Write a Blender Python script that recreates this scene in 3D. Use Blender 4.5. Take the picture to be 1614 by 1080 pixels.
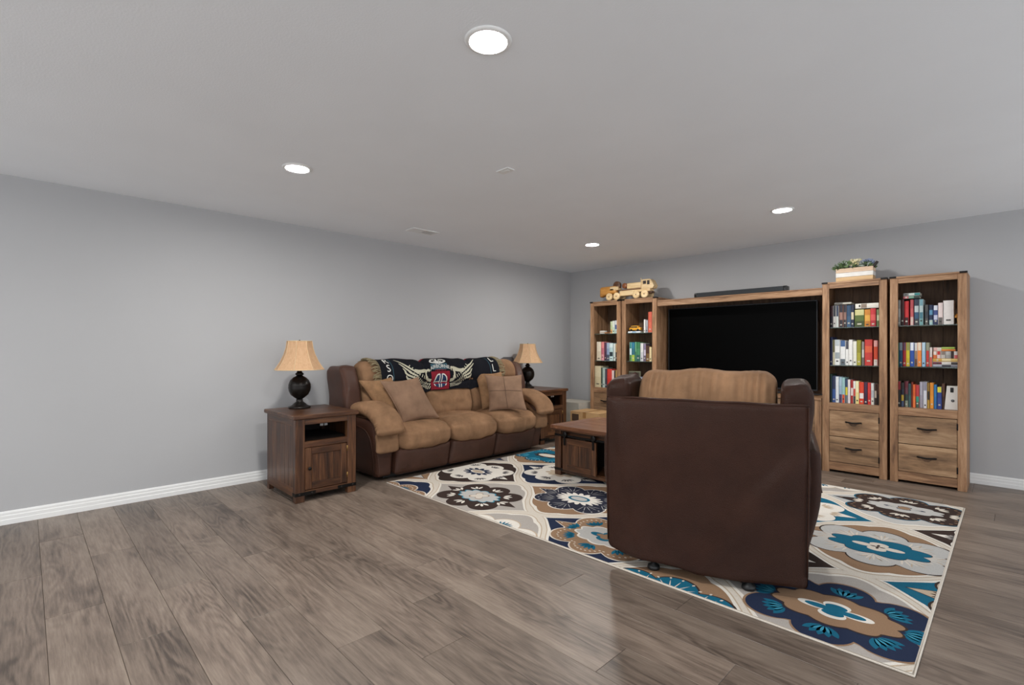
import bpy, math, random
from mathutils import Vector, Matrix
random.seed(7)
for o in list(bpy.data.objects): bpy.data.objects.remove(o, do_unlink=True)
SC = bpy.context.scene
COL = SC.collection
PI = math.pi

# ---------------------------------------------------------------- camera, world, exposure
cam_d = bpy.data.cameras.new('camera'); cam = bpy.data.objects.new('camera', cam_d); COL.objects.link(cam)
cam_d.sensor_width = 36.0; cam_d.lens = 36.0 * 778.0 / 1614.0
cam_d.shift_y = -(540.0 - 551.0) / 1614.0
cam_d.clip_start = 0.05
cam.location = (4.85, -6.07, 1.2)
cam.rotation_euler = (PI / 2, 0, math.atan2(0.702, -0.712) - PI / 2)
SC.camera = cam
w = bpy.data.worlds.new('world'); SC.world = w; w.use_nodes = True
w.node_tree.nodes['Background'].inputs[0].default_value = (0.48, 0.50, 0.525, 1)
w.node_tree.nodes['Background'].inputs[1].default_value = 3.0  # added uniform grey fill that brightens the ceiling
vs = SC.view_settings
vs.view_transform = 'Standard'; vs.look = 'None'; vs.gamma = 1.0; vs.use_curve_mapping = False
vs.exposure = 0.22
LAMP_STRENGTH = 470.0        # emission of the ceiling downlight lenses
H = 2.4                     # ceiling height
RX, RY = 6.9, -8.9          # rear and right walls left out beyond these to admit the world fill

# ---------------------------------------------------------------- helpers
def lin(c):
    if isinstance(c, str): c = tuple(int(c[i:i + 2], 16) for i in (0, 2, 4))
    r = []
    for x in c:
        x = x / 255.0
        r.append(x / 12.92 if x <= 0.04045 else ((x + 0.055) / 1.055) ** 2.4)
    return tuple(r) + (1.0,)

MATS = {}
def nmat(name):
    m = bpy.data.materials.new(name); m.use_nodes = True
    nt = m.node_tree; b = nt.nodes['Principled BSDF']
    MATS[name] = m
    return m, nt, b
def nd(nt, t, **kw):
    n = nt.nodes.new(t)
    for k, v in kw.items(): setattr(n, k, v)
    return n
def ramp(nt, stops):
    r = nt.nodes.new('ShaderNodeValToRGB'); e = r.color_ramp.elements
    while len(e) < len(stops): e.new(0.5)
    for i, (p, c) in enumerate(stops):
        e[i].position = p; e[i].color = c if len(c) == 4 else tuple(c) + (1,)
    return r
def pmat(name, col, rough=0.6, metal=0.0, var=0.08, vscale=6.0, bump=0.0, bscale=80.0, spec=0.5, coat=0.0, sheen=0.0):
    """plain surface: base colour with a soft procedural mottling and an optional fine relief"""
    if name in MATS: return MATS[name]
    m, nt, b = nmat(name); L = nt.links
    c = lin(col)
    tc = nd(nt, 'ShaderNodeTexCoord')
    n = nd(nt, 'ShaderNodeTexNoise'); n.inputs['Scale'].default_value = vscale; n.inputs['Detail'].default_value = 4
    L.new(tc.outputs['Object'], n.inputs['Vector'])
    r = ramp(nt, [(0.3, tuple(max(0, x * (1 - var)) for x in c[:3])), (0.7, tuple(min(1, x * (1 + var)) for x in c[:3]))])
    L.new(n.outputs['Fac'], r.inputs[0]); L.new(r.outputs[0], b.inputs['Base Color'])
    b.inputs['Roughness'].default_value = rough; b.inputs['Metallic'].default_value = metal
    b.inputs['Specular IOR Level'].default_value = spec
    b.inputs['Coat Weight'].default_value = coat
    if sheen: b.inputs['Sheen Weight'].default_value = sheen; b.inputs['Sheen Roughness'].default_value = 0.5
    if bump:
        n2 = nd(nt, 'ShaderNodeTexNoise'); n2.inputs['Scale'].default_value = bscale; n2.inputs['Detail'].default_value = 3
        L.new(tc.outputs['Object'], n2.inputs['Vector'])
        bp = nd(nt, 'ShaderNodeBump'); bp.inputs['Strength'].default_value = bump; bp.inputs['Distance'].default_value = 0.01
        L.new(n2.outputs['Fac'], bp.inputs['Height']); L.new(bp.outputs[0], b.inputs['Normal'])
    return m
def wood(name, dark, mid, light, grain=(1.2, 14, 14), rough=0.5, vary=0.25, knots=0.5, sawn=0.0, bump=0.15, wave=0.35):
    """wood: grain runs along the axis with the small scale number; every object gets its own offset and tone"""
    if name in MATS: return MATS[name]
    m, nt, b = nmat(name); L = nt.links
    tc = nd(nt, 'ShaderNodeTexCoord'); oi = nd(nt, 'ShaderNodeObjectInfo')
    off = nd(nt, 'ShaderNodeVectorMath', operation='SCALE'); cmb = nd(nt, 'ShaderNodeCombineXYZ')
    for i in range(3): L.new(oi.outputs['Random'], cmb.inputs[i])
    off.inputs['Scale'].default_value = 37.0; L.new(cmb.outputs[0], off.inputs[0])
    add = nd(nt, 'ShaderNodeVectorMath', operation='ADD')
    L.new(tc.outputs['Object'], add.inputs[0]); L.new(off.outputs[0], add.inputs[1])
    mp = nd(nt, 'ShaderNodeMapping'); mp.inputs['Scale'].default_value = grain; L.new(add.outputs[0], mp.inputs['Vector'])
    n1 = nd(nt, 'ShaderNodeTexNoise'); n1.inputs['Scale'].default_value = 1.6; n1.inputs['Detail'].default_value = 7; n1.inputs['Roughness'].default_value = 0.62; n1.inputs['Distortion'].default_value = 0.6
    L.new(mp.outputs[0], n1.inputs['Vector'])
    mp2 = nd(nt, 'ShaderNodeMapping'); mp2.inputs['Scale'].default_value = tuple(g * 0.28 for g in grain); L.new(add.outputs[0], mp2.inputs['Vector'])
    n2 = nd(nt, 'ShaderNodeTexNoise'); n2.inputs['Scale'].default_value = 2.2; n2.inputs['Detail'].default_value = 3; L.new(mp2.outputs[0], n2.inputs['Vector'])
    n3 = nd(nt, 'ShaderNodeTexNoise'); n3.inputs['Scale'].default_value = 9.0; n3.inputs['Detail'].default_value = 5; n3.inputs['Roughness'].default_value = 0.7; L.new(mp.outputs[0], n3.inputs['Vector'])
    # rings of the cut grain: sine of the slow noise
    ml = nd(nt, 'ShaderNodeMath', operation='MULTIPLY'); ml.inputs[1].default_value = 60.0; L.new(n2.outputs['Fac'], ml.inputs[0])
    sn = nd(nt, 'ShaderNodeMath', operation='SINE'); L.new(ml.outputs[0], sn.inputs[0])
    a1 = nd(nt, 'ShaderNodeMath', operation='MULTIPLY'); a1.inputs[1].default_value = 0.12 * wave; L.new(sn.outputs[0], a1.inputs[0])
    a2 = nd(nt, 'ShaderNodeMath', operation='ADD'); L.new(n1.outputs['Fac'], a2.inputs[0]); L.new(a1.outputs[0], a2.inputs[1])
    a3 = nd(nt, 'ShaderNodeMath', operation='MULTIPLY_ADD'); a3.inputs[1].default_value = 0.35; L.new(n3.outputs['Fac'], a3.inputs[0]); L.new(a2.outputs[0], a3.inputs[2])
    a4 = nd(nt, 'ShaderNodeMath', operation='MULTIPLY_ADD'); a4.inputs[1].default_value = knots; L.new(n2.outputs['Fac'], a4.inputs[0]); L.new(a3.outputs[0], a4.inputs[2])
    a5 = nd(nt, 'ShaderNodeMath', operation='SUBTRACT'); a5.inputs[1].default_value = 0.175 + 0.5 * knots; L.new(a4.outputs[0], a5.inputs[0])
    r = ramp(nt, [(0.24, lin(dark)), (0.5, lin(mid)), (0.76, lin(light))]); L.new(a5.outputs[0], r.inputs[0])
    col = r.outputs[0]
    hs = nd(nt, 'ShaderNodeHueSaturation')
    mr = nd(nt, 'ShaderNodeMapRange'); mr.inputs['To Min'].default_value = 1 - vary; mr.inputs['To Max'].default_value = 1 + vary
    L.new(oi.outputs['Random'], mr.inputs['Value']); L.new(mr.outputs[0], hs.inputs['Value']); L.new(col, hs.inputs['Color'])
    L.new(hs.outputs[0], b.inputs['Base Color'])
    hgt = a5.outputs[0]
    if sawn:
        wv = nd(nt, 'ShaderNodeTexWave'); wv.bands_direction = 'X' if grain[0] == min(grain) else ('Y' if grain[1] == min(grain) else 'Z')
        wv.inputs['Scale'].default_value = 42.0; wv.inputs['Distortion'].default_value = 2.0
        L.new(add.outputs[0], wv.inputs['Vector'])
        s2 = nd(nt, 'ShaderNodeMath', operation='MULTIPLY_ADD'); s2.inputs[1].default_value = sawn; L.new(wv.outputs['Fac'], s2.inputs[0]); L.new(a5.outputs[0], s2.inputs[2])
        hgt = s2.outputs[0]
    bp = nd(nt, 'ShaderNodeBump'); bp.inputs['Strength'].default_value = bump; bp.inputs['Distance'].default_value = 0.004
    L.new(hgt, bp.inputs['Height']); L.new(bp.outputs[0], b.inputs['Normal'])
    b.inputs['Roughness'].default_value = rough
    return m

class MB:
    """collects vertices and faces of one mesh"""
    def __init__(s): s.v = []; s.f = []; s.m = []; s.s = []
    def add(s, vs, fs, smooth=False, mat=0):
        o = len(s.v); s.v.extend([tuple(p) for p in vs])
        for f in fs: s.f.append(tuple(i + o for i in f)); s.m.append(mat); s.s.append(smooth)
        return s
    def box(s, x0, x1, y0, y1, z0, z1, b=0.002, mat=0, fn=None):
        b = min(b, (x1 - x0) * .45, (y1 - y0) * .45, (z1 - z0) * .45)
        vs = []; idx = {}
        for sx in (0, 1):
            for sy in (0, 1):
                for sz in (0, 1):
                    X = (x0, x1)[sx]; Y = (y0, y1)[sy]; Z = (z0, z1)[sz]
                    bx = b if sx == 0 else -b; by = b if sy == 0 else -b; bz = b if sz == 0 else -b
                    idx[(sx, sy, sz)] = len(vs)
                    vs += [(X, Y + by, Z + bz), (X + bx, Y, Z + bz), (X + bx, Y + by, Z)]
        fs = []
        for sx in (0, 1): fs.append([idx[(sx, a, c)] + 0 for a, c in ((0, 0), (1, 0), (1, 1), (0, 1))])
        for sy in (0, 1): fs.append([idx[(a, sy, c)] + 1 for a, c in ((0, 0), (1, 0), (1, 1), (0, 1))])
        for sz in (0, 1): fs.append([idx[(a, c, sz)] + 2 for a, c in ((0, 0), (1, 0), (1, 1), (0, 1))])
        for a in (0, 1):
            for c in (0, 1):
                fs.append([idx[(a, c, 0)] + 0, idx[(a, c, 0)] + 1, idx[(a, c, 1)] + 1, idx[(a, c, 1)] + 0])
                fs.append([idx[(a, 0, c)] + 0, idx[(a, 0, c)] + 2, idx[(a, 1, c)] + 2, idx[(a, 1, c)] + 0])
                fs.append([idx[(0, a, c)] + 1, idx[(0, a, c)] + 2, idx[(1, a, c)] + 2, idx[(1, a, c)] + 1])
        for k, i in idx.items(): fs.append([i, i + 1, i + 2])
        cx, cy, cz = (x0 + x1) / 2, (y0 + y1) / 2, (z0 + z1) / 2
        out = []
        for f in fs:
            p = [Vector(vs[i]) for i in f]
            n = (p[1] - p[0]).cross(p[2] - p[0]); c = sum(p, Vector()) / len(p) - Vector((cx, cy, cz))
            out.append(f if n.dot(c) > 0 else f[::-1])
        if fn: vs = [fn(*p) for p in vs]
        return s.add(vs, out, False, mat)
    def lathe(s, prof, c=(0, 0, 0), n=24, axis='Z', smooth=True, mat=0, caps=True):
        vs = []; fs = []
        for (r, z) in prof:
            for k in range(n):
                a = 2 * PI * k / n; p = (r * math.cos(a), r * math.sin(a), z)
                if axis == 'Y': p = (p[0], p[2], p[1])
                if axis == 'X': p = (p[2], p[0], p[1])
                vs.append((p[0] + c[0], p[1] + c[1], p[2] + c[2]))
        for i in range(len(prof) - 1):
            for k in range(n):
                a, b2 = i * n + k, i * n + (k + 1) % n
                f = (a, b2, b2 + n, a + n)
                fs.append(f if axis != 'Y' else f[::-1])
        e = tuple(range(n)); t = tuple((len(prof) - 1) * n + k for k in range(n))
        if not caps: return s.add(vs, fs, smooth, mat)
        fs.append(e[::-1] if axis != 'Y' else e); fs.append(t if axis != 'Y' else t[::-1])
        return s.add(vs, fs, smooth, mat)
    def tube(s, pts, r, n=8, mat=0, closed=False, smooth=True):
        pts = [Vector(p) for p in pts]; N = len(pts); vs = []; fs = []
        up = Vector((0, 0, 1)); prev = None
        for i, p in enumerate(pts):
            if closed: t = (pts[(i + 1) % N] - pts[i - 1]).normalized()
            else: t = (pts[min(i + 1, N - 1)] - pts[max(i - 1, 0)]).normalized()
            if prev is None:
                a = up if abs(t.dot(up)) < .9 else Vector((1, 0, 0))
                u = t.cross(a).normalized()
            else:
                u = (prev - t * prev.dot(t)).normalized()
            prev = u; v2 = t.cross(u)
            rr = r[i] if isinstance(r, (list, tuple)) else r
            for k in range(n):
                a = 2 * PI * k / n; vs.append(p + u * math.cos(a) * rr + v2 * math.sin(a) * rr)
        for i in range(N if closed else N - 1):
            j = (i + 1) % N
            for k in range(n):
                k2 = (k + 1) % n
                fs.append((i * n + k, i * n + k2, j * n + k2, j * n + k))
        if not closed:
            fs.append(tuple(range(n))[::-1]); fs.append(tuple((N - 1) * n + k for k in range(n)))
        return s.add(vs, fs, smooth, mat)
    def soft(s, x0, x1, y0, y1, z0, z1, r=0.04, n=14, fn=None, mat=0):
        """rounded, subdivided box; fn bends each vertex (it gets u,v,w in -1..1 too)"""
        hx, hy, hz = (x1 - x0) / 2, (y1 - y0) / 2, (z1 - z0) / 2
        cx, cy, cz = (x0 + x1) / 2, (y0 + y1) / 2, (z0 + z1) / 2
        r = min(r, hx, hy, hz); key = {}; vs = []; fs = []
        T = [math.sin((-1 + 2 * i / n) * PI / 2) for i in range(n + 1)]
        def vid(a, b2, c):
            k = (round(a, 5), round(b2, 5), round(c, 5))
            if k in key: return key[k]
            p = Vector((a * hx, b2 * hy, c * hz))
            q = Vector((max(-hx + r, min(hx - r, p.x)), max(-hy + r, min(hy - r, p.y)), max(-hz + r, min(hz - r, p.z))))
            d = p - q
            if d.length > 1e-9: p = q + d.normalized() * r
            p = (p.x + cx, p.y + cy, p.z + cz)
            if fn: p = fn(p[0], p[1], p[2], a, b2, c)
            key[k] = len(vs); vs.append(p); return key[k]
        for ax in range(3):
            for sg in (-1, 1):
                for i in range(n):
                    for j in range(n):
                        q = []
                        for (a, b2) in ((T[i], T[j]), (T[i + 1], T[j]), (T[i + 1], T[j + 1]), (T[i], T[j + 1])):
                            t = [0, 0, 0]; t[ax] = sg; t[(ax + 1) % 3] = a; t[(ax + 2) % 3] = b2
                            q.append(vid(*t))
                        fs.append(tuple(q) if sg > 0 else tuple(q[::-1]))
        return s.add(vs, fs, True, mat)
    def sweep_xz(s, path, hw, th, yc, n=20, k=2.6, mat=0, endr=0.5, fn=None):
        """padded roll: a super-ellipse (half width hw across y, half thickness th) swept along a path in x,z"""
        path = cat(path, 8); N = len(path); vs = []; fs = []; rings = []
        for i, (x, z) in enumerate(path):
            a = path[max(i - 1, 0)]; b2 = path[min(i + 1, N - 1)]
            tx, tz = b2[0] - a[0], b2[1] - a[1]; l = math.hypot(tx, tz) or 1; nx, nz = -tz / l, tx / l
            rings.append((x, z, nx, nz, tx / l, tz / l))
        ext = []
        for j in range(1, 6): a = PI / 2 * j / 5; ext.append((math.sin(a), max(0.02, math.cos(a))))
        full = []
        x, z, nx, nz, tx, tz = rings[0]; t0 = th if not callable(th) else th(0)
        for sn, cs in reversed(ext): full.append((x - tx * sn * t0 * endr, z - tz * sn * t0 * endr, nx, nz, cs, 0.0))
        for i, rg in enumerate(rings): full.append((rg[0], rg[1], rg[2], rg[3], 1.0, i / (N - 1)))
        x, z, nx, nz, tx, tz = rings[-1]; t1 = th if not callable(th) else th(1)
        for sn, cs in ext: full.append((x + tx * sn * t1 * endr * 1.6, z + tz * sn * t1 * endr * 1.6, nx, nz, cs, 1.0))
        for (x, z, nx, nz, sc, u) in full:
            t = th if not callable(th) else th(u)
            scw = 0.55 + 0.45 * sc
            for q in range(n):
                a = 2 * PI * q / n; c, d = math.cos(a), math.sin(a)
                py = math.copysign(abs(c) ** (2 / k), c) * hw * scw; pn = math.copysign(abs(d) ** (2 / k), d) * t * sc
                p = (x + nx * pn, yc + py, z + nz * pn)
                if fn: p = fn(*p)
                vs.append(p)
        for i in range(len(full) - 1):
            for q in range(n):
                q2 = (q + 1) % n; fs.append((i * n + q, i * n + q2, (i + 1) * n + q2, (i + 1) * n + q))
        fs.append(tuple(range(n))[::-1]); fs.append(tuple((len(full) - 1) * n + q for q in range(n)))
        return s.add(vs, fs, True, mat)
    def mesh(s, name):
        me = bpy.data.meshes.new(name); me.from_pydata(s.v, [], s.f)
        me.polygons.foreach_set('use_smooth', s.s); me.polygons.foreach_set('material_index', s.m)
        me.update(); return me
    def obj(s, name, mats, parent=None, label=None):
        me = s.mesh(name)
        for m in (mats if isinstance(mats, (list, tuple)) else [mats]): me.materials.append(m)
        o = bpy.data.objects.new(name, me); COL.objects.link(o)
        if parent is not None: o.parent = parent
        if label: o['label'] = label
        return o
def cat(pts, sub):
    """Catmull-Rom through 2D/3D points"""
    out = []; n = len(pts)
    for i in range(n - 1):
        p0, p1, p2, p3 = pts[max(i - 1, 0)], pts[i], pts[i + 1], pts[min(i + 2, n - 1)]
        for j in range(sub):
            t = j / sub
            out.append(tuple(0.5 * ((2 * b) + (c - a) * t + (2 * a - 5 * b + 4 * c - d) * t * t + (3 * b - a - 3 * c + d) * t ** 3) for a, b, c, d in zip(p0, p1, p2, p3)))
    out.append(tuple(pts[-1])); return out
def thing(name, label, category, loc=(0, 0, 0), rz=0.0, group=None):
    o = bpy.data.objects.new(name, None); COL.objects.link(o); o.empty_display_size = 0.1
    o.location = loc; o.rotation_euler = (0, 0, rz)
    return tag(o, label, category, group)
def tag(o, label, category, group=None, kind=None):
    o['label'] = label; o['category'] = category
    if group: o['group'] = group
    if kind: o['kind'] = kind
    return o
def struct(o, label=None):
    o['kind'] = 'structure'
    if label: o['label'] = label
    return o
def smoothstep(a, b, x):
    t = max(0.0, min(1.0, (x - a) / (b - a))); return t * t * (3 - 2 * t)

# ---------------------------------------------------------------- materials
M_wall = pmat('wall_paint', (178, 178, 179), 0.75, var=0.015, vscale=1.5, bump=0.04, bscale=180)
M_ceil = pmat('ceiling_paint', (240, 243, 246), 0.85, var=0.015, vscale=2.0, bump=0.10, bscale=120)
M_white = pmat('white_trim_paint', (232, 232, 230), 0.4, var=0.01)
def plank_mat():
    m, nt, b = nmat('floor_plank_wood'); L = nt.links
    tc = nd(nt, 'ShaderNodeTexCoord'); oi = nd(nt, 'ShaderNodeObjectInfo')
    cmb = nd(nt, 'ShaderNodeCombineXYZ')
    for i in range(3): L.new(oi.outputs['Random'], cmb.inputs[i])
    off = nd(nt, 'ShaderNodeVectorMath', operation='SCALE'); off.inputs['Scale'].default_value = 53.0; L.new(cmb.outputs[0], off.inputs[0])
    add = nd(nt, 'ShaderNodeVectorMath', operation='ADD'); L.new(tc.outputs['Object'], add.inputs[0]); L.new(off.outputs[0], add.inputs[1])
    def noise(scale, det, rough, dist, sc):
        mp = nd(nt, 'ShaderNodeMapping'); mp.inputs['Scale'].default_value = sc; L.new(add.outputs[0], mp.inputs['Vector'])
        n = nd(nt, 'ShaderNodeTexNoise'); n.inputs['Scale'].default_value = scale; n.inputs['Detail'].default_value = det; n.inputs['Roughness'].default_value = rough; n.inputs['Distortion'].default_value = dist
        L.new(mp.outputs[0], n.inputs['Vector']); return n.outputs['Fac']
    def math_(op, x, y, z=None):
        q = nd(nt, 'ShaderNodeMath', operation=op)
        for i, v in enumerate((x, y, z)):
            if v is None: continue
            if isinstance(v, (int, float)): q.inputs[i].default_value = v
            else: L.new(v, q.inputs[i])
        return q.outputs[0]
    slow = noise(1.0, 2, .5, .3, (1.6, 6.0, 6.0))          # broad tone
    field = noise(1.0, 2, .45, .2, (0.9, 5.5, 5.5))        # contours become cathedral grain
    fine = noise(1.0, 6, .65, .4, (9, 120, 120))           # short pores
    streak = noise(1.0, 4, .6, .6, (1.5, 34, 34))
    ring = math_('SINE', math_('MULTIPLY', field, 95.0), 0.0)
    mask = math_('MULTIPLY', math_('SUBTRACT', slow, .36), 2.2)
    mask = math_('MAXIMUM', math_('SUBTRACT', 1.0, mask), 0.15)
    v = math_('MULTIPLY_ADD', math_('MULTIPLY', ring, mask), .10, .5)
    v = math_('MULTIPLY_ADD', math_('SUBTRACT', slow, .5), .85, v)
    v = math_('MULTIPLY_ADD', math_('SUBTRACT', fine, .5), .8, v)
    v = math_('MULTIPLY_ADD', math_('SUBTRACT', streak, .5), .45, v)
    r = ramp(nt, [(0.15, lin((78, 67, 59))), (0.5, lin((122, 107, 95))), (0.85, lin((150, 135, 121)))]); L.new(v, r.inputs[0])
    hs = nd(nt, 'ShaderNodeHueSaturation'); mr = nd(nt, 'ShaderNodeMapRange'); mr.inputs['To Min'].default_value = .74; mr.inputs['To Max'].default_value = 1.0
    L.new(oi.outputs['Random'], mr.inputs['Value']); L.new(mr.outputs[0], hs.inputs['Value']); L.new(r.outputs[0], hs.inputs['Color']); L.new(hs.outputs[0], b.inputs['Base Color'])
    bp = nd(nt, 'ShaderNodeBump'); bp.inputs['Strength'].default_value = .10; bp.inputs['Distance'].default_value = .003; L.new(v, bp.inputs['Height']); L.new(bp.outputs[0], b.inputs['Normal'])
    b.inputs['Roughness'].default_value = .40
    return m
M_plank = plank_mat()
M_sub = pmat('floor_underlay', (52, 46, 41), 0.8)
M_dk = wood('walnut_stain_wood_z', (34, 19, 11), (74, 45, 27), (112, 75, 48), grain=(16, 16, 1.3), rough=0.36, vary=0.14, bump=0.1)
M_dkx = wood('walnut_stain_wood_x', (34, 19, 11), (74, 45, 27), (112, 75, 48), grain=(1.3, 16, 16), rough=0.34, vary=0.14, bump=0.1)
M_dky = wood('walnut_stain_wood_y', (34, 19, 11), (74, 45, 27), (112, 75, 48), grain=(16, 1.3, 16), rough=0.36, vary=0.14, bump=0.1)
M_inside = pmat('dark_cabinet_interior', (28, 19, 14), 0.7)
M_rz = wood('rustic_wood_z', (92, 64, 44), (150, 112, 80), (184, 146, 112), grain=(14, 14, 1.5), rough=0.6, vary=0.12, sawn=0.12, bump=0.2)
M_rx = wood('rustic_wood_x', (92, 64, 44), (148, 111, 80), (184, 148, 114), grain=(1.5, 14, 14), rough=0.6, vary=0.12, sawn=0.12, bump=0.2)
M_rd = wood('rustic_drawer_wood', (80, 60, 42), (142, 110, 80), (180, 148, 114), grain=(1.2, 10, 8), rough=0.6, vary=0.14, sawn=0.12, bump=0.2, knots=0.8)
M_rin = wood('rustic_back_panel', (64, 46, 33), (96, 71, 51), (118, 90, 66), grain=(12, 12, 1.5), rough=0.65, vary=0.1)
M_iron = pmat('black_iron', (34, 32, 31), 0.45, 0.8, var=0.2, vscale=30, bump=0.1)
M_bolt = pmat('dark_bolt', (52, 49, 47), 0.35, 0.9)
M_brass = pmat('brass_hinge', (150, 120, 70), 0.4, 0.9)
M_leather = None
def leather(name, col, rough, wr=0.35, sc=5.0, var=0.22, spec=.15):
    m, nt, b = nmat(name); L = nt.links; c = lin(col)
    tc = nd(nt, 'ShaderNodeTexCoord')
    n = nd(nt, 'ShaderNodeTexNoise'); n.inputs['Scale'].default_value = sc; n.inputs['Detail'].default_value = 5; n.inputs['Roughness'].default_value = .6
    L.new(tc.outputs['Object'], n.inputs['Vector'])
    r = ramp(nt, [(0.28, tuple(x * (1 - var) for x in c[:3])), (0.72, tuple(min(1, x * (1 + var)) for x in c[:3]))])
    L.new(n.outputs['Fac'], r.inputs[0]); L.new(r.outputs[0], b.inputs['Base Color'])
    n2 = nd(nt, 'ShaderNodeTexNoise'); n2.inputs['Scale'].default_value = 11; n2.inputs['Detail'].default_value = 3; n2.inputs['Distortion'].default_value = 1.2
    v = nd(nt, 'ShaderNodeTexVoronoi'); v.inputs['Scale'].default_value = 420
    L.new(tc.outputs['Object'], n2.inputs['Vector']); L.new(tc.outputs['Object'], v.inputs['Vector'])
    a = nd(nt, 'ShaderNodeMath', operation='MULTIPLY_ADD'); a.inputs[1].default_value = 3.0
    L.new(v.outputs['Distance'], a.inputs[0]); L.new(n2.outputs['Fac'], a.inputs[2])
    bp = nd(nt, 'ShaderNodeBump'); bp.inputs['Strength'].default_value = wr; bp.inputs['Distance'].default_value = 0.02
    L.new(a.outputs[0], bp.inputs['Height']); L.new(bp.outputs[0], b.inputs['Normal'])
    b.inputs['Roughness'].default_value = rough; b.inputs['Specular IOR Level'].default_value = spec
    return m
M_leather = leather('dark_brown_leather', (53, 32, 24), 0.30)
M_sofal = leather('sofa_brown_leather', (76, 49, 38), 0.27, spec=.35)
M_suede = leather('tan_suede', (156, 120, 90), 0.72, wr=0.5, sc=5.5, var=0.34)
M_suede2 = leather('pillow_suede', (140, 111, 90), 0.75, wr=0.25, sc=8.0, var=0.2)
M_plush = leather('plush_pillow_fabric', (176, 136, 100), 0.85, wr=0.6, sc=12.0, var=0.28)
M_pipe = pmat('pale_stitching', (150, 118, 90), 0.7)
M_black = pmat('black_plastic', (16, 16, 17), 0.45, var=0.1)

# ---------------------------------------------------------------- room shell
b = MB(); b.box(-0.1, RX, RY, 0.1, -0.12, -0.012, 0)
floor = struct(b.obj('floor', M_sub), 'brown-grey wood-look plank floor')
PX1, PY0, PW, PL = 6.6, -7.45, 0.207, 1.22
rows = []
y = 0.0 - 0.012
known = {-6.215: 1.22, -6.01: 1.83, -5.595: 1.87, -5.39: 2.47, -5.18: 2.95, -4.77: 2.86}
y0 = -6.215
rowys = [y0 + PW * k for k in range(-6, 31)]
pm = {}
def plank_mesh(lx, wy):
    k = (round(lx, 3), round(wy, 3))
    if k not in pm:
        q = MB(); q.box(0.0006, lx - 0.0006, 0.0006, wy - 0.0006, -0.012, 0.0, 0.0012)
        me = q.mesh('plank'); me.materials.append(M_plank); pm[k] = me
    return pm[k]
for yy in rowys:
    ya, yb = max(yy, PY0), min(yy + PW, -0.002)
    if yb - ya < 0.01: continue
    j = None
    for ky, kx in known.items():
        if abs(ky - yy) < 0.09: j = kx % PL
    if j is None: j = random.choice([.1, .3, .45, .6, .8, .95, 1.1])
    xs = [0.002] + [j + PL * k for k in range(-1, 7) if 0.08 < j + PL * k < PX1 - 0.08] + [PX1]
    for a, c in zip(xs[:-1], xs[1:]):
        o = bpy.data.objects.new('plank', plank_mesh(c - a, yb - ya)); COL.objects.link(o)
        o.location = (a, ya, 0); o.parent = floor
b = MB(); b.box(PX1 + 0.001, RX, PY0, -0.002, -0.012, 0.0, 0.001); b.box(0.002, RX, RY, PY0 - 0.001, -0.012, 0.0, 0.001)
o = b.obj('floor_boards', M_plank, floor); o['kind'] = 'stuff'

b = MB(); b.box(-0.12, 0.0, RY, 0.12, -0.012, H, 0); struct(b.obj('wall_left', M_wall), 'long light grey painted wall behind the sofa')
b = MB(); b.box(0.0, RX, 0.0, 0.12, -0.012, H, 0); struct(b.obj('wall_back', M_wall), 'light grey painted wall behind the bookcases')
b = MB(); b.box(-0.12, RX + 0.12, RY - 0.12, 0.12, H, H + 0.1, 0); struct(b.obj('ceiling', M_ceil), 'pale textured ceiling')
def baseboard(name, along, a, c):
    prof = [(0.0, 0.0), (0.016, 0.0), (0.016, 0.032), (0.013, 0.036), (0.013, 0.058), (0.010, 0.064), (0.010, 0.078), (0.006, 0.088), (0.0, 0.09)]
    q = MB(); vs = []
    for t in (a, c):
        for (d, z) in prof: vs.append((d, t, z) if along == 'L' else (t, -d, z))
    n = len(prof); fs = [(i, (i + 1) % n, n + (i + 1) % n, n + i) for i in range(n)] + [tuple(range(n))[::-1], tuple(range(n, 2 * n))]
    q.add(vs, fs); struct(q.obj(name, M_white))
baseboard('baseboard_left', 'L', RY, 0.0)
baseboard('baseboard_back', 'B', 0.016, RX)

# ---------------------------------------------------------------- ceiling downlights
def emis(name, col, st):
    m, nt, bs = nmat(name)
    bs.inputs['Base Color'].default_value = lin(col); bs.inputs['Emission Color'].default_value = lin(col); bs.inputs['Emission Strength'].default_value = st
    return m
M_lens = emis('downlight_lens', (255, 253, 249), LAMP_STRENGTH)
spots = [((3.42, -4.79), 'round recessed ceiling downlight nearest the camera, at top of the picture'),
         ((1.53, -4.79), 'round recessed ceiling downlight above the left wall end table'),
         ((1.48, -1.46), 'round recessed ceiling downlight nearest the corner of the room'),
         ((3.46, -1.44), 'round recessed ceiling downlight in front of the right bookcases'),
         ((1.53, -8.1), 'round recessed ceiling downlight at the rear by the left wall, outside the picture'),
         ((3.42, -8.1), 'round recessed ceiling downlight at the rear, behind the camera')]
lens_me = ring_me = None
for (x, y), lb in spots:
    t = thing('recessed_light', lb, 'ceiling light', (x, y, H), 0, 'recessed ceiling downlights')
    if lens_me is None:
        q = MB(); q.lathe([(0.070, -0.001), (0.070, -0.003), (0.068, -0.0045), (0.050, -0.0055), (0.025, -0.006), (0.004, -0.006)][::-1], n=28)
        lens_me = q.mesh('lens'); lens_me.materials.append(M_lens)
        q = MB(); q.lathe([(0.0705, -0.006), (0.074, -0.009), (0.084, -0.007), (0.092, -0.002), (0.092, 0.0), (0.0705, 0.0), (0.0705, -0.006)][::-1], n=32, caps=False)
        ring_me = q.mesh('trim_ring'); ring_me.materials.append(M_white)
    for nm, me in (('lens', lens_me), ('trim_ring', ring_me)):
        o = bpy.data.objects.new(nm, me); COL.objects.link(o); o.parent = t

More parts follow.
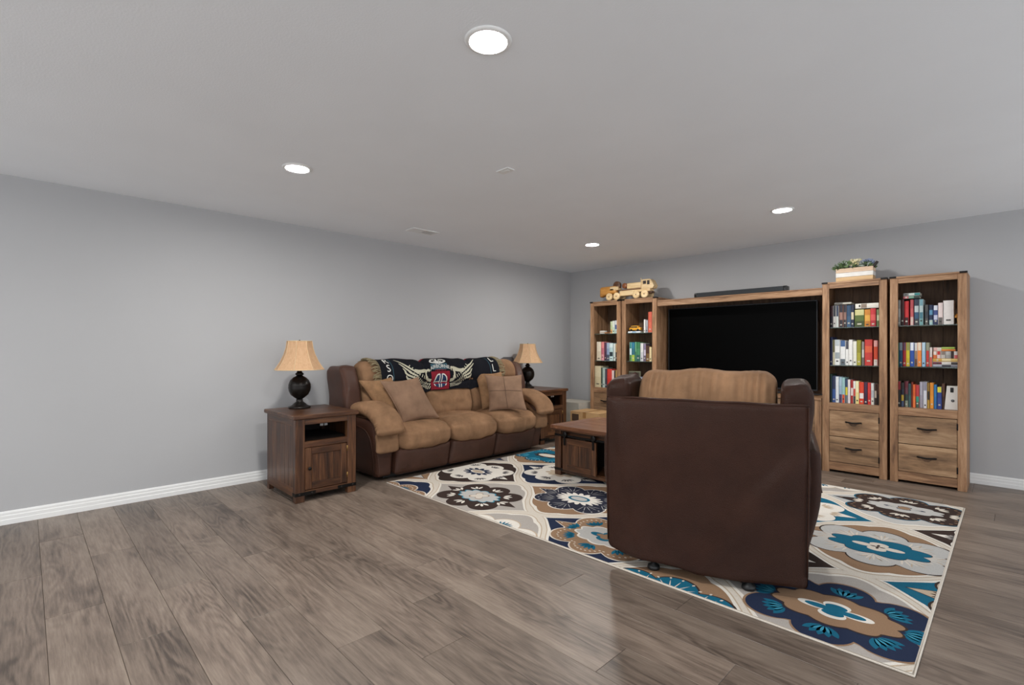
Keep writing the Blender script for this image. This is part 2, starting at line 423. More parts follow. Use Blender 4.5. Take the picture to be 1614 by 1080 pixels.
# ceiling register and cover plates
t = thing('ceiling_vent', 'white slotted air register on the ceiling above the sofa', 'vent', (0.65, -3.20, H))
b = MB()
for (x0, x1, ya, yb) in ((-.075, .075, -.155, -.135), (-.075, .075, .135, .155), (-.075, -.055, -.135, .135), (.055, .075, -.135, .135), (-.055, .055, -.006, .006)): b.box(x0, x1, ya, yb, -0.008, 0, 0.002)
b.obj('frame', M_white, t)
b = MB(); b.box(-.055, .055, -.135, .135, -0.0015, 0, 0); b.obj('duct_shade', pmat('duct_shadow', (60, 60, 62), .8), t)  # flat dark sheet paints the shade behind the slats
for k in range(9):
    for sgn in (-1, 1):
        yc = sgn * (0.02 + k * 0.0135); b = MB()
        b.box(-.055, .055, yc - .0045, yc + .0045, -0.007, -0.002, 0.0005, fn=(lambda x, y, z, s=sgn: (x, y + s * (z + .004) * 1.2, z))); b.obj('slat', M_white, t)
t = thing('ceiling_plate', 'small rectangular white cover plate on the middle of the ceiling', 'cover plate', (2.465, -3.78, H))
b = MB(); b.box(-.055, .055, -.035, .035, -0.006, 0, 0.003); b.obj('plate', M_white, t)
b = MB(); b.box(-.03, .03, -.012, .012, -0.009, -0.006, 0.001); b.obj('insert', M_white, t)
# ---------------------------------------------------------------- area rug
RGX0, RGX1, RGY0, RGY1 = 0.90, 4.60, -3.76, -1.04
RUGZ = 0.0105
rugcols = {'cream': (212, 203, 190), 'grey': (172, 165, 158), 'lgrey': (186, 184, 180), 'tan': (146, 117, 92), 'brown': (60, 48, 44), 'navy': (38, 47, 70),
           'ink': (44, 46, 60), 'teal': (28, 98, 124), 'sky': (62, 142, 168), 'white': (224, 218, 208), 'sand': (188, 170, 148), 'slate': (96, 92, 92)}
RC = list(rugcols)
rug_mats = []
for k in RC:
    m = pmat('rug_' + k, rugcols[k], 0.95, var=0.10, vscale=260, bump=0.35, bscale=600, spec=0.1); rug_mats.append(m)
rug = MB()
rug.box(RGX0, RGX1, RGY0, RGY1, 0.0, 0.009, 0.003, mat=0)
area_rug = rug.obj('area_rug', [rug_mats[0]])
tag(area_rug, 'cream rug with large navy, teal and tan floral medallions under the recliner', 'rug')
pat = MB()
IN = 0.011
def clip(pts, x0=RGX0 + IN, x1=RGX1 - IN, y0=RGY0 + IN * .6, y1=RGY1 - IN * .6):
    for (ax, val, sg) in ((0, x0, 1), (0, x1, -1), (1, y0, 1), (1, y1, -1)):
        out = []
        for i in range(len(pts)):
            a, c = pts[i - 1], pts[i]; ia = (a[ax] - val) * sg >= 0; ic = (c[ax] - val) * sg >= 0
            if ia != ic:
                t = (val - a[ax]) / (c[ax] - a[ax]); out.append((a[0] + t * (c[0] - a[0]), a[1] + t * (c[1] - a[1])))
            if ic: out.append(c)
        pts = out
        if len(pts) < 3: return []
    return pts
def poly(pts, col, layer):
    pts = clip(pts)
    if len(pts) < 3: return
    ar = sum(pts[i - 1][0] * pts[i][1] - pts[i][0] * pts[i - 1][1] for i in range(len(pts)))
    if abs(ar) < 1e-6: return
    if ar < 0: pts = pts[::-1]
    z = 0.0091 + 0.00018 * layer
    pat.add([(p[0], p[1], z) for p in pts], [tuple(range(len(pts)))], False, RC.index(col))
def ogee(cx, cy, sx, sy, sc=0.0):
    a, bq = 0.618 * sx, 0.515 * sy; up = []
    for i in range(73):
        x = -a + 2 * a * i / 72; t = abs(x) / a
        yv = bq * (0.5 * (1 + math.cos(PI * min(1, t)))) ** .86
        yv += sc * abs(math.sin(PI * 2.5 * t + PI / 2)) * (1 - t) ** 0.5 - sc * .4
        up.append((x, max(0.0, yv)))
    return [(cx + p[0], cy + p[1]) for p in up] + [(cx + p[0], cy - p[1]) for p in up[::-1][1:-1]]
def medal(cx, cy, s, grow=0.0, tip=0.465, lob=None):
    """flower of six round lobes and two pointed tips along x"""
    pts = []; lob = lob or (.121 if s > .95 else .130)
    cs = [(-.220, .150), (0, .210), (.220, .150), (-.220, -.150), (0, -.210), (.220, -.150)]
    N = 120
    for i in range(N):
        th = 2 * PI * i / N; dx, dy = math.cos(th), math.sin(th); r = 0.12
        for (px, py) in cs:
            bb = px * dx + py * dy; cc = px * px + py * py - lob * lob; di = bb * bb - cc
            if di > 0: r = max(r, bb + math.sqrt(di))
        t = min(abs(th), abs(th - PI), abs(th - 2 * PI))
        r = max(r, (tip * (1 - (t / 0.40) ** 0.8) + .2 * (t / .4) ** .8) if t < 0.40 else 0)
        r = r * s + grow
        pts.append((cx + dx * r, cy + dy * r))
    return pts
def star(cx, cy, rx, ry, n, amp, sharp=1.0, ph=None):
    if ph is None: ph = PI / 2 if n == 4 else 0.0
    return [(cx + rx * (1 + amp * abs(math.sin(n * a / 2 + ph)) ** sharp - amp) * math.cos(a), cy + ry * (1 + amp * abs(math.sin(n * a / 2 + ph)) ** sharp - amp) * math.sin(a)) for a in [2 * PI * i / 96 for i in range(96)]]
def leaf(cx, cy, ang, l, wd):
    p = []
    for i in range(9): t = i / 8; p.append((t * l, wd * math.sin(PI * t) ** .8))
    p += [(q[0], -q[1]) for q in p[::-1][1:-1]]
    c, s2 = math.cos(ang), math.sin(ang)
    return [(cx + x * c - y * s2, cy + x * s2 + y * c) for x, y in p]
LOB = [(-.205, .15), (0, .205), (.205, .15), (-.205, -.15), (0, -.205), (.205, -.15), (.30, 0), (-.30, 0)]
def sprays(cx, cy, s, col, layer, n=4, l=.06, wd=.013, start=.55, spread=.9, dots=None):
    for (px, py) in LOB:
        a0 = math.atan2(py, px); bx, by = cx + px * s * start, cy + py * s * start
        for k in range(n):
            a = a0 + (k - (n - 1) / 2) / max(1, n - 1) * 2 * spread * .75
            poly(leaf(bx + .02 * math.cos(a), by + .02 * math.sin(a), a, l * s * 1.3, wd), col, layer)
            if dots: poly(leaf(bx + (.02 + l * 1.45) * math.cos(a), by + (.02 + l * 1.45) * math.sin(a), a, .02, .006), dots, layer)
def rim_dots(cx, cy, s, col, layer, n=60, r=.009):
    m = medal(cx, cy, s)
    for k in range(0, len(m), max(1, len(m) // n)):
        x, y2 = m[k]; poly([(x + r * math.cos(a), y2 + .6 * r * math.sin(a)) for a in (0, 1.05, 2.1, 3.14, 4.2, 5.25)], col, layer)
# ground, rim, flower, inner spray, centre, small centre
STY = {
 'M1': ('grey', None, 'brown', 'white', 'lgrey', 'cream'),
 'M2': ('tan', 'white', 'ink', 'lgrey', 'white', 'teal'),
 'M3': ('brown', None, 'white', 'slate', 'navy', 'sand'),
 'M4': ('navy', None, 'white', 'slate', 'sand', 'grey'),
 'M5': ('tan', 'brown', 'teal', 'sky', 'brown', 'cream'),
 'M6': ('navy', 'cream', 'tan', 'teal', 'lgrey', 'teal'),
 'M8': ('grey', 'sand', 'white', 'teal', 'sand', 'navy'),
 'M9': ('lgrey', 'teal', 'brown', 'cream', 'lgrey', 'tan'),
 'M10': ('tan', 'brown', 'lgrey', 'cream', 'teal', 'cream'),
 'M11': ('grey', 'tan', 'navy', 'sky', 'tan', 'teal'),
 'M12': ('teal', None, 'white', 'sand', 'slate', 'sky'),
 'M13': ('tan', 'brown', 'teal', 'cream', 'white', 'teal'),
 'M14': ('brown', None, 'white', 'slate', 'navy', 'sand'),
 'M15': ('teal', 'brown', 'sand', 'brown', 'cream', 'tan')}
cells = {}
rowA = [-3.445, -2.415, -1.385]; rowB = [-3.96, -2.93, -1.90, -0.87]
for k in range(-1, 8):
    for yy in (rowA if k % 2 else rowB): cells[(k, round(yy, 3))] = None
assign = {(1, -3.445): 'M1', (1, -2.415): 'M4', (1, -1.385): 'M9', (2, -2.93): 'M2', (0, -2.93): 'M3', (0, -1.9): 'M5', (3, -3.445): 'M6', (0, -3.96): 'M6',
          (2, -3.96): 'M8', (5, -1.385): 'M9', (5, -2.415): 'M10', (5, -3.445): 'M11', (4, -1.9): 'M12', (4, -2.93): 'M14', (4, -3.96): 'M13', (6, -1.9): 'M14', (6, -2.93): 'M15',
          (3, -2.415): 'M1', (3, -1.385): 'M5', (2, -1.9): 'M4', (0, -.87): 'M8', (2, -.87): 'M12', (4, -.87): 'M8', (6, -.87): 'M6', (6, -3.96): 'M14', (-1, -3.445): 'M10', (-1, -2.415): 'M11', (-1, -1.385): 'M12'}
for (k, yy) in cells:
    cx, cy = 1.19 + 0.618 * k, yy; FS = .97 if assign.get((k, yy)) in ('M10', 'M11', 'M9') else .90
    if cx < 0.2 or cx > 5.4: continue
    g, rim, fl, sp, ce, sm = STY[assign.get((k, yy), 'M1')]
    poly(ogee(cx, cy, 0.945, 0.905, 0.020), 'sand', 3)
    poly(ogee(cx, cy, 0.930, 0.885, 0.020), 'white', 4)
    poly(ogee(cx, cy, 0.890, 0.830, 0.034), g, 5)
    if rim: poly(medal(cx, cy, FS, 0.012), rim, 6)
    poly(medal(cx, cy, FS), fl, 7)
    kind = assign.get((k, yy), 'M1')
    if kind == 'M6': rim_dots(cx, cy, .79, 'cream', 8); sprays(cx, cy, 1, sp, 8, 5, .06, .012, .72); poly(star(cx, cy, .235, .15, 10, .14), 'white', 8); poly(star(cx, cy, .22, .135, 10, .14), ce, 9); poly(star(cx, cy, .12, .075, 4, .45), sm, 10); poly(star(cx, cy, .075, .045, 4, .4), 'tan', 11)
    elif kind == 'M11': sprays(cx, cy, 1, 'teal', 8, 5, .068, .017, .78); sprays(cx, cy, 1, 'sky', 9, 3, .04, .006, .8, .6); poly(star(cx, cy, .27, .165, 10, .13), 'brown', 10); poly(star(cx, cy, .26, .155, 10, .13), ce, 11); poly(star(cx, cy, .15, .085, 4, .55), 'white', 12); poly(star(cx, cy, .12, .06, 4, .55), sm, 13)
    elif kind == 'M10': sprays(cx, cy, 1, 'cream', 8, 6, .075, .006, .62, 1.1); sprays(cx, cy, 1, 'sand', 8, 3, .05, .004, .85, 1.1); poly(star(cx, cy, .265, .165, 8, .2), 'brown', 9); poly(star(cx, cy, .26, .158, 8, .2), ce, 10); poly(star(cx, cy, .13, .075, 4, .55), sm, 11); [poly(leaf(cx, cy, a, .04, .008), 'brown', 12) for a in (0, PI / 2, PI, 3 * PI / 2)]
    elif kind == 'M2': sprays(cx, cy, 1, sp, 8, 5, .08, .0025, .7, 1.1, 'lgrey'); poly(star(cx, cy, .21, .14, 18, .35), ce, 9); poly(star(cx, cy, .105, .062, 2, .1), sm, 10); poly(star(cx, cy, .08, .042, 2, .1), 'lgrey', 11)
    elif kind == 'M1': sprays(cx, cy, 1, sp, 8, 3, .055, .012, .72, .8); poly(star(cx, cy, .215, .135, 12, .18), 'sky', 9); poly(star(cx, cy, .2, .125, 12, .18), ce, 10); poly(star(cx, cy, .085, .085, 4, .55, 1, 0.0), 'tan', 11); poly(star(cx, cy, .075, .075, 4, .55, 1, 0.0), sm, 12)
    elif kind == 'M9': rim_dots(cx, cy, .86, 'tan', 8, 40, .012); sprays(cx, cy, 1, sp, 9, 4, .05, .012, .8, 1.0); poly(star(cx, cy, .235, .12, 10, .15), ce, 10); poly(star(cx, cy, .125, .05, 4, .6), 'navy', 11); poly(star(cx, cy, .1, .04, 4, .6), 'lgrey', 12); poly(star(cx, cy, .038, .038, 2, 0), sm, 13)
    elif kind in ('M3', 'M14'): sprays(cx, cy, 1, sp, 8, 5, .05, .009, .9, 1.0); poly(star(cx, cy, .17, .12, 12, .4), ce, 9); poly(star(cx, cy, .09, .05, 2, .0), 'white', 10); poly(star(cx, cy, .07, .034, 2, .0), sm, 11)
    elif kind == 'M5': sprays(cx, cy, 1, sp, 8, 6, .07, .008, .75, 1.1, 'white'); poly(star(cx, cy, .19, .11, 10, .3), ce, 9); poly(star(cx, cy, .125, .06, 2, 0), sm, 10)
    elif kind == 'M13': sprays(cx, cy, 1, sp, 8, 5, .085, .003, .7, 1.1, 'cream'); poly(star(cx, cy, .16, .1, 14, .4), ce, 9); poly(star(cx, cy, .08, .05, 4, .4), sm, 10)
    else: sprays(cx, cy, 1, sp, 8, 5, .055, .009, .8, 1.0); poly(star(cx, cy, .17, .11, 8, .3), ce, 9); poly(star(cx, cy, .08, .05, 4, .4), sm, 10)
po = pat.obj('woven_pattern', rug_mats, area_rug); po['kind'] = 'stuff'
bd = MB(); i2 = .006
bd.tube([(RGX0 + i2, RGY0 + i2, .0055), (RGX1 - i2, RGY0 + i2, .0055), (RGX1 - i2, RGY1 - i2, .0055), (RGX0 + i2, RGY1 - i2, .0055)], .0053, 8, closed=True)
bd.obj('bound_edge', pmat('rug_binding', (176, 164, 148), .9), area_rug)

# ---------------------------------------------------------------- reclining sofa and recliner
BACKP = cat([(.40, .42), (.455, .54), (.43, .70), (.375, .795), (.425, .89), (.385, 1.005), (.285, 1.06), (.165, 1.035), (.085, .88), (.05, .42)], 8)
def arclen(path):
    d = [0.0]
    for a, c in zip(path[:-1], path[1:]): d.append(d[-1] + math.hypot(c[0] - a[0], c[1] - a[1]))
    return d
BL = arclen(BACKP)
def back_at(sv):
    """point and outward normal of the back's outline at arc length sv"""
    sv = max(0, min(BL[-1] - 1e-6, sv)); i = 0
    while i < len(BL) - 2 and BL[i + 1] < sv: i += 1
    t = (sv - BL[i]) / (BL[i + 1] - BL[i]); a, c = BACKP[i], BACKP[i + 1]
    tx, tz = c[0] - a[0], c[1] - a[1]; l = math.hypot(tx, tz)
    return (a[0] + t * tx, a[1] + t * tz, tz / l, -tx / l)
def backrest(mb, y0, y1, tuft=True, zs=1.0, ripple=False):
    n = 90 if ripple else 26; vs = []; fs = []; m = len(BACKP); yc, hw = (y0 + y1) / 2, (y1 - y0) / 2
    for j in range(n + 1):
        v = math.sin((-1 + 2 * j / n) * PI / 2); e = max(0.0, (abs(v) - .80) / .20)
        sh = 1 - math.sqrt(max(0, 1 - min(1, e) ** 2))
        for i, (x, z) in enumerate(BACKP):
            cxx, czz = .24, .74
            d = 0.055 * sh
            dx, dz = x - cxx, z - czz; l = math.hypot(dx, dz)
            x2, z2 = x - dx / l * d, z - dz / l * d
            if tuft and x > .36 and z < .78:
                for ty in (-.33, .33):
                    for tz in (.60, .70):
                        q = ((v - ty) * hw / .05) ** 2 + ((z - tz) / .03) ** 2
                        x2 -= .022 * math.exp(-q)
            x2 += .010 * math.sin(v * 5 + z * 9) * (1 - sh) if x > .3 else 0
            if ripple and x < .34 and z > .86:
                rp = math.sin(v * 46 + 3 * math.sin(v * 9)) * math.exp(-((z - .99) / .06) ** 2) * (1 - sh); x2 -= .010 * rp; z2 += .004 * rp
                x2 += .012 * math.exp(-((z - 1.035) / .012) ** 2) * (1 - sh)
            if z > .95: z2 += .014 * (1 - v * v) + .006 * math.sin(v * 7 + 1)
            vs.append((x2, yc + hw * v, z2 * zs))
    for j in range(n):
        for i in range(m - 1):
            a = j * m + i; fs.append((a, a + m, a + m + 1, a + 1))
        a = j * m; fs.append((a, a + m - 1, a + 2 * m - 1, a + m))
    fs.append(tuple(range(m))); fs.append(tuple(n * m + i for i in range(m))[::-1])
    mb.add(vs, fs, True)
def seating(root, nseat, sw, halfw, wing0, PO=.175, armtop=.56, bx=0.0, LM=None):
    LM = LM or M_leather
    inner = nseat * sw / 2
    # plinth
    q = MB(); q.box(.12, .70, -halfw + .22, halfw - .22, 0.0, .07, .004); q.obj('plinth', M_black, root)
    for k in range(nseat):
        ya = -inner + k * sw; yb = ya + sw
        def seatfn(x, y, z, a, c, d):
            up = max(0, d)
            z += .035 * up * (1 - c * c) * (1 - a * a * .6) - .035 * up * max(0, a) ** 2
            x += .030 * max(0, a) * (1 - c * c) * (1 - d * d * .5) + .012 * max(0, a) * math.sin(c * 9)
            z -= .010 * up * math.exp(-((a - .35 + .25 * c * c) / .07) ** 2)
            z -= .03 * max(0, a) * (1 - c * c) * (1 if d < 0 else 0)
            return (x, y, z)
        q = MB(); q.soft(.26, .875, ya + .004, yb - .004, .27, .485, .085, 26, seatfn); st = q.obj('seat', M_suede, root)
        # seam across the seat
        pts = []
        for i in range(25):
            c = -0.86 + 1.72 * i / 24
            p = seatfn(.5675 + .3075 * (.35 - .25 * c * c), (ya + yb) / 2 + (sw / 2 - .004) * c, .485, .35 - .25 * c * c, c, 1)
            pts.append((p[0], p[1], p[2] + .003 - .012 * (abs(c) > .84)))
        q = MB(); q.tube(pts, .0028, 6); q.obj('seam', M_pipe, st)
        def footfn(x, y, z, a, c, d):
            x += .016 * max(0, a) * (1 - c * c) * (1 - d * d) + .03 * d * max(0, a)
            z += -.022 * (1 - c * c) * max(0, d) + .004 * math.sin(c * 40) * max(0, d) * max(0, a)
            return (x, y, z)
        q = MB(); q.soft(.70, .825, ya + .006, yb - .006, .032, .285, .035, 22, footfn)
        fo = q.obj('footrest', LM, root)
        q = MB(); backrest(q, (ya if k else ya - bx) + .003, (yb if k < nseat - 1 else yb + bx) - .003, ripple=nseat == 1); q.obj('backrest', M_suede, root)
    for s in (-1, 1):
        # wing of the back
        def wingfn(x, y, z, a, c, d, s=s):
            f = (z - .5) / .5
            x += -.03 * f + .05 * max(0, a) * (1 - d * d) - .05 * max(0, a) * max(0, d) ** 2
            z -= .015 * max(0, d) * max(0, s * c) ** 2
            y += s * .015 * f
            z -= .012 * max(0, d) * max(0, -a) - .003 * max(0, d) * math.sin(c * 3 + a * 4)
            y += s * .006 * max(0, s * c) * math.sin(d * 5 + a * 2)
            return (x, y, z)
        yi, yo = inner + bx + .002, halfw - wing0
        q = MB(); q.soft(.03, .375, min(s * yi, s * yo), max(s * yi, s * yo), .42, 1.035, .042, 20, wingfn)
        wg = q.obj('back_wing', LM, root)
        # arm: leather side, suede roll, suede pad
        def sidefn(x, y, z, a, c, d, s=s):
            f = smoothstep(.05, .5, z)
            if s * c > 0: y -= s * (.075 * (1 - f)) * abs(c)
            x += .06 * f * max(0, a)
            return (x, y, z)
        ya, yb = halfw - .28, halfw - .055
        q = MB(); q.soft(.06, .76, min(s * ya, s * yb), max(s * ya, s * yb), .028, armtop, .035, 18, sidefn)
        sd = q.obj('arm_side', LM, root)
        q = MB(); q.tube(cat([(.705, s * (yb - .068), .075), (.735, s * (yb - .040), .22), (.745, s * (yb - .012), .36), (.66, s * (yb + .001), .46), (.40, s * (yb + .002), .49), (.12, s * (yb + .002), .49)], 5), .0035, 6); q.obj('seam', LM, sd)
        q = MB(); q.sweep_xz([(.10, .515), (.45, .530), (.66, .520), (.77, .46), (.82, .375), (.825, .285)], .112, (lambda u: .055 - .022 * u), s * (halfw - PO - .012), 22, 2.8)
        q.obj('arm_roll', M_suede, root)
        def padfn(x, y, z): return (x, y, z)
        q = MB(); q.sweep_xz([(.17, .585), (.40, .630), (.60, .640), (.76, .600), (.86, .535), (.895, .465)], .138, (lambda u: .048 + .022 * math.sin(PI * min(1, u * 1.05))), s * (halfw - PO), 26, 2.5)
        pad = q.obj('arm_pad', M_suede, root)
        # gathered pleats around the front of the pad
        q = MB()
        for k in range(15):
            u = .42 + .55 * k / 14
            pp = cat([(.17, .585), (.40, .630), (.60, .640), (.76, .600), (.86, .535), (.895, .465)], 8); i = int(u * (len(pp) - 2)); a, c = pp[i], pp[i + 1]
            tx, tz = c[0] - a[0], c[1] - a[1]; l = math.hypot(tx, tz); nx, nz = -tz / l, tx / l; th = .048 + .022 * math.sin(PI * min(1, u * 1.05))
            tr = []
            for ang in (-.45, -.2, .1, .4, .7):
                ca, sa = math.cos(ang), math.sin(ang)
                py = math.copysign(abs(ca) ** .8, ca) * .138; pn = math.copysign(abs(sa) ** .8, sa) * th
                tr.append((a[0] + nx * pn, s * (halfw - PO) + s * py, a[1] + nz * pn))
            q.tube(tr, [.002, .005, .0065, .0045, .001], 6)
        q.obj('pleats', M_suede, pad)['kind'] = 'stuff'

SOFA = Vector((0.08, -2.73, 0.011)); SHW = 1.21
sofa = thing('reclining_sofa', 'three-seat brown leather and tan suede reclining sofa along the left wall', 'sofa', SOFA)
seating(sofa, 3, .62, SHW, .0, bx=.105, LM=M_sofal)

AN = math.radians(16)
rec_c = Vector((3.717, -3.615, 0)); fwd = Vector((-math.sin(AN), math.cos(AN), 0))
RECL = rec_c + fwd * .05; RECL.z = 0.012
recl = thing('recliner', 'brown leather recliner seen from behind, standing on the rug', 'recliner', RECL, PI / 2 + AN)
seating(recl, 1, .71, .60, .105, .225, .70)
def panelfn(x, y, z, a, c, d):
    k = max(0, -a)
    x += k * (-.012 * math.sin(c * 2.4 + .6) * (1 - d) * .5 - .022 * math.exp(-((y + .18 + (z - .3) * .75) / .05) ** 2) * (1 if z < .55 else max(0, 1 - (z - .55) * 5)) - .014 * math.exp(-((y - .32 - (z - .2) * .2) / .05) ** 2))
    x += .02 * abs(c) ** 6 * (a < 0)
    z += (-.018 * (1 - c * c) + .03 * max(0, c) ** 2) * max(0, -d) + .006 * math.sin(c * 6) * max(0, -d)
    return (x, y * (1.0 - .015 * max(0, -d)), z)
q = MB(); q.soft(-.055, .02, -.492, .492, .055, .925, .022, 30, panelfn); bp = q.obj('back_panel', M_leather, recl)
q = MB(); q.tube([(-.045 + .02 * abs(c / 12) ** 6, .488 * c / 12, .922 + .002 * math.sin(c)) for c in range(-12, 13)], .007, 8); q.obj('top_seam', M_leather, bp)
for s in (-1, 1):
    q = MB(); q.tube([(-.03, s * (.488 - .007 * max(0, (.49 - z) / .435)), z) for z in (.12, .3, .5, .7, .915)], .0045, 8); q.obj('side_seam', M_leather, bp)
for s in (-.233, .233):
    q = MB(); q.lathe([(.030, 0), (.034, .006), (.030, .022), (.014, .03), (.012, .075)], (-.012, s, 0), 16); q.box(.0, .3, s - .012, s + .012, .05, .075, .002); q.obj('foot', M_black, recl)

# throw blanket draped over the sofa back
M_blk = pmat('blanket_black', (26, 27, 32), .95, var=.25, vscale=200, bump=.3, bscale=500, spec=.1)
M_bred = pmat('blanket_red', (134, 38, 50), .95, var=.15, vscale=200, bump=.3, bscale=500, spec=.1)
M_bblue = pmat('blanket_blue', (44, 62, 92), .95, var=.15, vscale=200, spec=.1)
M_bwhite = pmat('blanket_white', (214, 212, 205), .95, var=.1, vscale=200, spec=.1)
M_bcream = pmat('blanket_cream', (192, 188, 166), .95, var=.15, vscale=200, spec=.1)
M_bteal = pmat('blanket_teal', (62, 92, 104), .95, var=.1, vscale=200, spec=.1)
M_fringe = pmat('blanket_fringe', (142, 128, 98), .95, var=.4, vscale=240, bump=.5, bscale=400)
S0, S1 = None, None
BY0, BY1 = -.86, .72        # along the sofa, from its middle
s_low = BL[min(range(len(BACKP)), key=lambda i: abs(BACKP[i][0] - .375) + abs(BACKP[i][1] - .795) if i < 40 else 9)]
s_top = BL[-1] * .84
def drape(y, wv, off=0.0):
    """wv: metres up from the blanket's lower edge"""
    x, z, nx, nz = back_at(s_low - .055 + wv)
    if wv < .10: x = max(x, .412)
    dip = 0
    for yj in (-.31, .31): dip = max(dip, math.exp(-((y - yj) / .04) ** 2))
    v = ((y + .93) % .62) / .31 - 1
    if y < -.31: v = (y + .6725) / .3625
    if y > .31: v = (y - .6725) / .3625
    if z > .95: z += .014 * (1 - v * v) + .006 * math.sin(v * 7 + 1)
    o = .014 + off - .030 * dip + .004 * math.sin(y * 17 + wv * 9)
    return (x + nx * o, y, z + nz * o)
blanket = thing('throw_blanket', 'black throw blanket with winged AA shield emblem draped over the sofa back', 'blanket', SOFA)
WT = s_top - s_low
def sheet(mb, y0, y1, w0, w1, ny, nw, off, mat=0, smooth=True, two=False):
    vs = []; fs = []
    for i in range(ny + 1):
        for j in range(nw + 1): vs.append(drape(y0 + (y1 - y0) * i / ny, w0 + (w1 - w0) * j / nw, off))
    for i in range(ny):
        for j in range(nw): a = i * (nw + 1) + j; fs.append((a, a + nw + 1, a + nw + 2, a + 1))
    mb.add(vs, fs, smooth, mat)
q = MB(); sheet(q, BY0, BY1, 0, WT, 110, 40, 0); sheet(q, BY0, BY1, 0, WT, 110, 40, -.006)
q.obj('cloth', M_blk, blanket)
def flat(mb, pts, off=.003):
    c = (sum(p[0] for p in pts) / len(pts), sum(p[1] for p in pts) / len(pts))
    # ring of midpoints keeps the patch on the curved cloth
    mid = [((p[0] + c[0]) / 2, (p[1] + c[1]) / 2) for p in pts]; n = len(pts)
    vs = [drape(p[0], p[1], off) for p in pts] + [drape(p[0], p[1], off) for p in mid] + [drape(c[0], c[1], off)]
    fs = [(i, (i + 1) % n, n + (i + 1) % n, n + i) for i in range(n)] + [(n + i, n + (i + 1) % n, 2 * n) for i in range(n)]
    mb.add(vs, fs, True)
s_cr = BL[max(range(len(BACKP)), key=lambda i: BACKP[i][1])] - s_low + .055
q = MB(); sheet(q, BY0 + .02, BY1 - .02, s_cr + .005, WT - .01, 60, 10, .003); q.obj('red_border', M_bred, blanket)
EY, EW = -.145, .125                          # centre of the shield
q = MB(); sheet(q, EY - .118, EY + .118, .002, .225, 12, 14, .003); q.obj('red_shield', M_bred, blanket)
def disc(mb, yc, wc, r, off, rings=5, n=32):
    vs = [drape(yc, wc, off)] + [drape(yc + r * k / rings * math.cos(2 * PI * j / n), wc + r * k / rings * math.sin(2 * PI * j / n), off) for k in range(1, rings + 1) for j in range(n)]
    fs = [(0, 1 + j, 1 + (j + 1) % n) for j in range(n)] + [(1 + k * n + j, 1 + (k + 1) * n + j, 1 + (k + 1) * n + (j + 1) % n, 1 + k * n + (j + 1) % n) for k in range(rings - 1) for j in range(n)]
    mb.add(vs, fs, True)
q = MB(); disc(q, EY, EW - .01, .085, .0055); q.obj('blue_disc', M_bblue, blanket)
if False: flat(q, [(EY + .085 * math.cos(a), EW - .01 + .085 * math.sin(a)) for a in [2 * PI * k / 32 for k in range(32)]], .0045)
def strip(mb, pts, wd, off=.008):
    P = cat(pts, 5) if len(pts) > 2 else [(pts[0][0] + (pts[1][0] - pts[0][0]) * t / 6, pts[0][1] + (pts[1][1] - pts[0][1]) * t / 6) for t in range(7)]
    vs = []; n = len(P)
    for i, p in enumerate(P):
        a, c = P[max(0, i - 1)], P[min(n - 1, i + 1)]; tx, ty = c[0] - a[0], c[1] - a[1]; l = math.hypot(tx, ty) or 1
        wi = wd(i / (n - 1)) if callable(wd) else wd
        vs += [drape(p[0] - ty / l * wi, p[1] + tx / l * wi, off), drape(p[0] + ty / l * wi, p[1] - tx / l * wi, off)]
    mb.add(vs, [(2 * i, 2 * i + 1, 2 * i + 3, 2 * i + 2) for i in range(n - 1)], True)
q = MB()
for s in (-1, 1):
    strip(q, [(EY + s * .014, EW - .095), (EY + s * .014, EW + .07)], .0055)
    strip(q, [(EY + s * .018, EW), (EY + s * .078, EW)], .005)
    strip(q, [(EY + s * .014, EW + .072), (EY + s * .05, EW + .06), (EY + s * .078, EW + .02), (EY + s * .082, EW - .02), (EY + s * .066, EW - .06)], .0058)
q.obj('letters_aa', M_bwhite, blanket)
q = MB(); sheet(q, EY - .105, EY + .105, .235, .30, 10, 5, .003); q.obj('name_band', M_bteal, blanket)
def text_on(body, size, yc, wc, mat, name, off=.007, rot=0.0, arch=0.0):
    cu = bpy.data.curves.new('lettering', 'FONT'); cu.body = body; cu.size = size; cu.align_x = 'CENTER'; cu.align_y = 'CENTER'; cu.resolution_u = 3
    ob = bpy.data.objects.new('lettering', cu); COL.objects.link(ob)
    me = bpy.data.meshes.new_from_object(ob); bpy.data.objects.remove(ob, do_unlink=True)
    c, s2 = math.cos(rot), math.sin(rot)
    for v in me.vertices:
        x, y2 = v.co.x * 1.15, v.co.y * 1.2; y2 -= arch * x * x
        v.co = drape(yc + x * c - y2 * s2, wc + x * s2 + y2 * c, off)
    me.materials.clear(); me.materials.append(mat); me.name = name
    o = bpy.data.objects.new(name, me); COL.objects.link(o); o.parent = blanket
    return o
text_on('AIRBORNE', .045, EY, .272, M_bwhite, 'lettering', arch=2.0)
text_on('AIRBORNE', .028, EY, .229, M_bred, 'small_lettering', arch=2.0)
q = MB()      # badge above the lettering
strip(q, [(EY - .10, .325), (EY - .06, .312), (EY, .308), (EY + .06, .312), (EY + .10, .325)], .008)
strip(q, [(EY - .10, .325), (EY - .07, .355), (EY - .03, .362)], .008); strip(q, [(EY + .10, .325), (EY + .07, .355), (EY + .03, .362)], .008)
strip(q, [(EY, .308), (EY - .01, .335), (EY, .375)], .010); strip(q, [(EY - .05, .33), (EY + .05, .33)], .006); strip(q, [(EY - .03, .318), (EY - .02, .35)], .005); strip(q, [(EY + .03, .318), (EY + .02, .35)], .005)
q.obj('badge', M_bwhite, blanket)
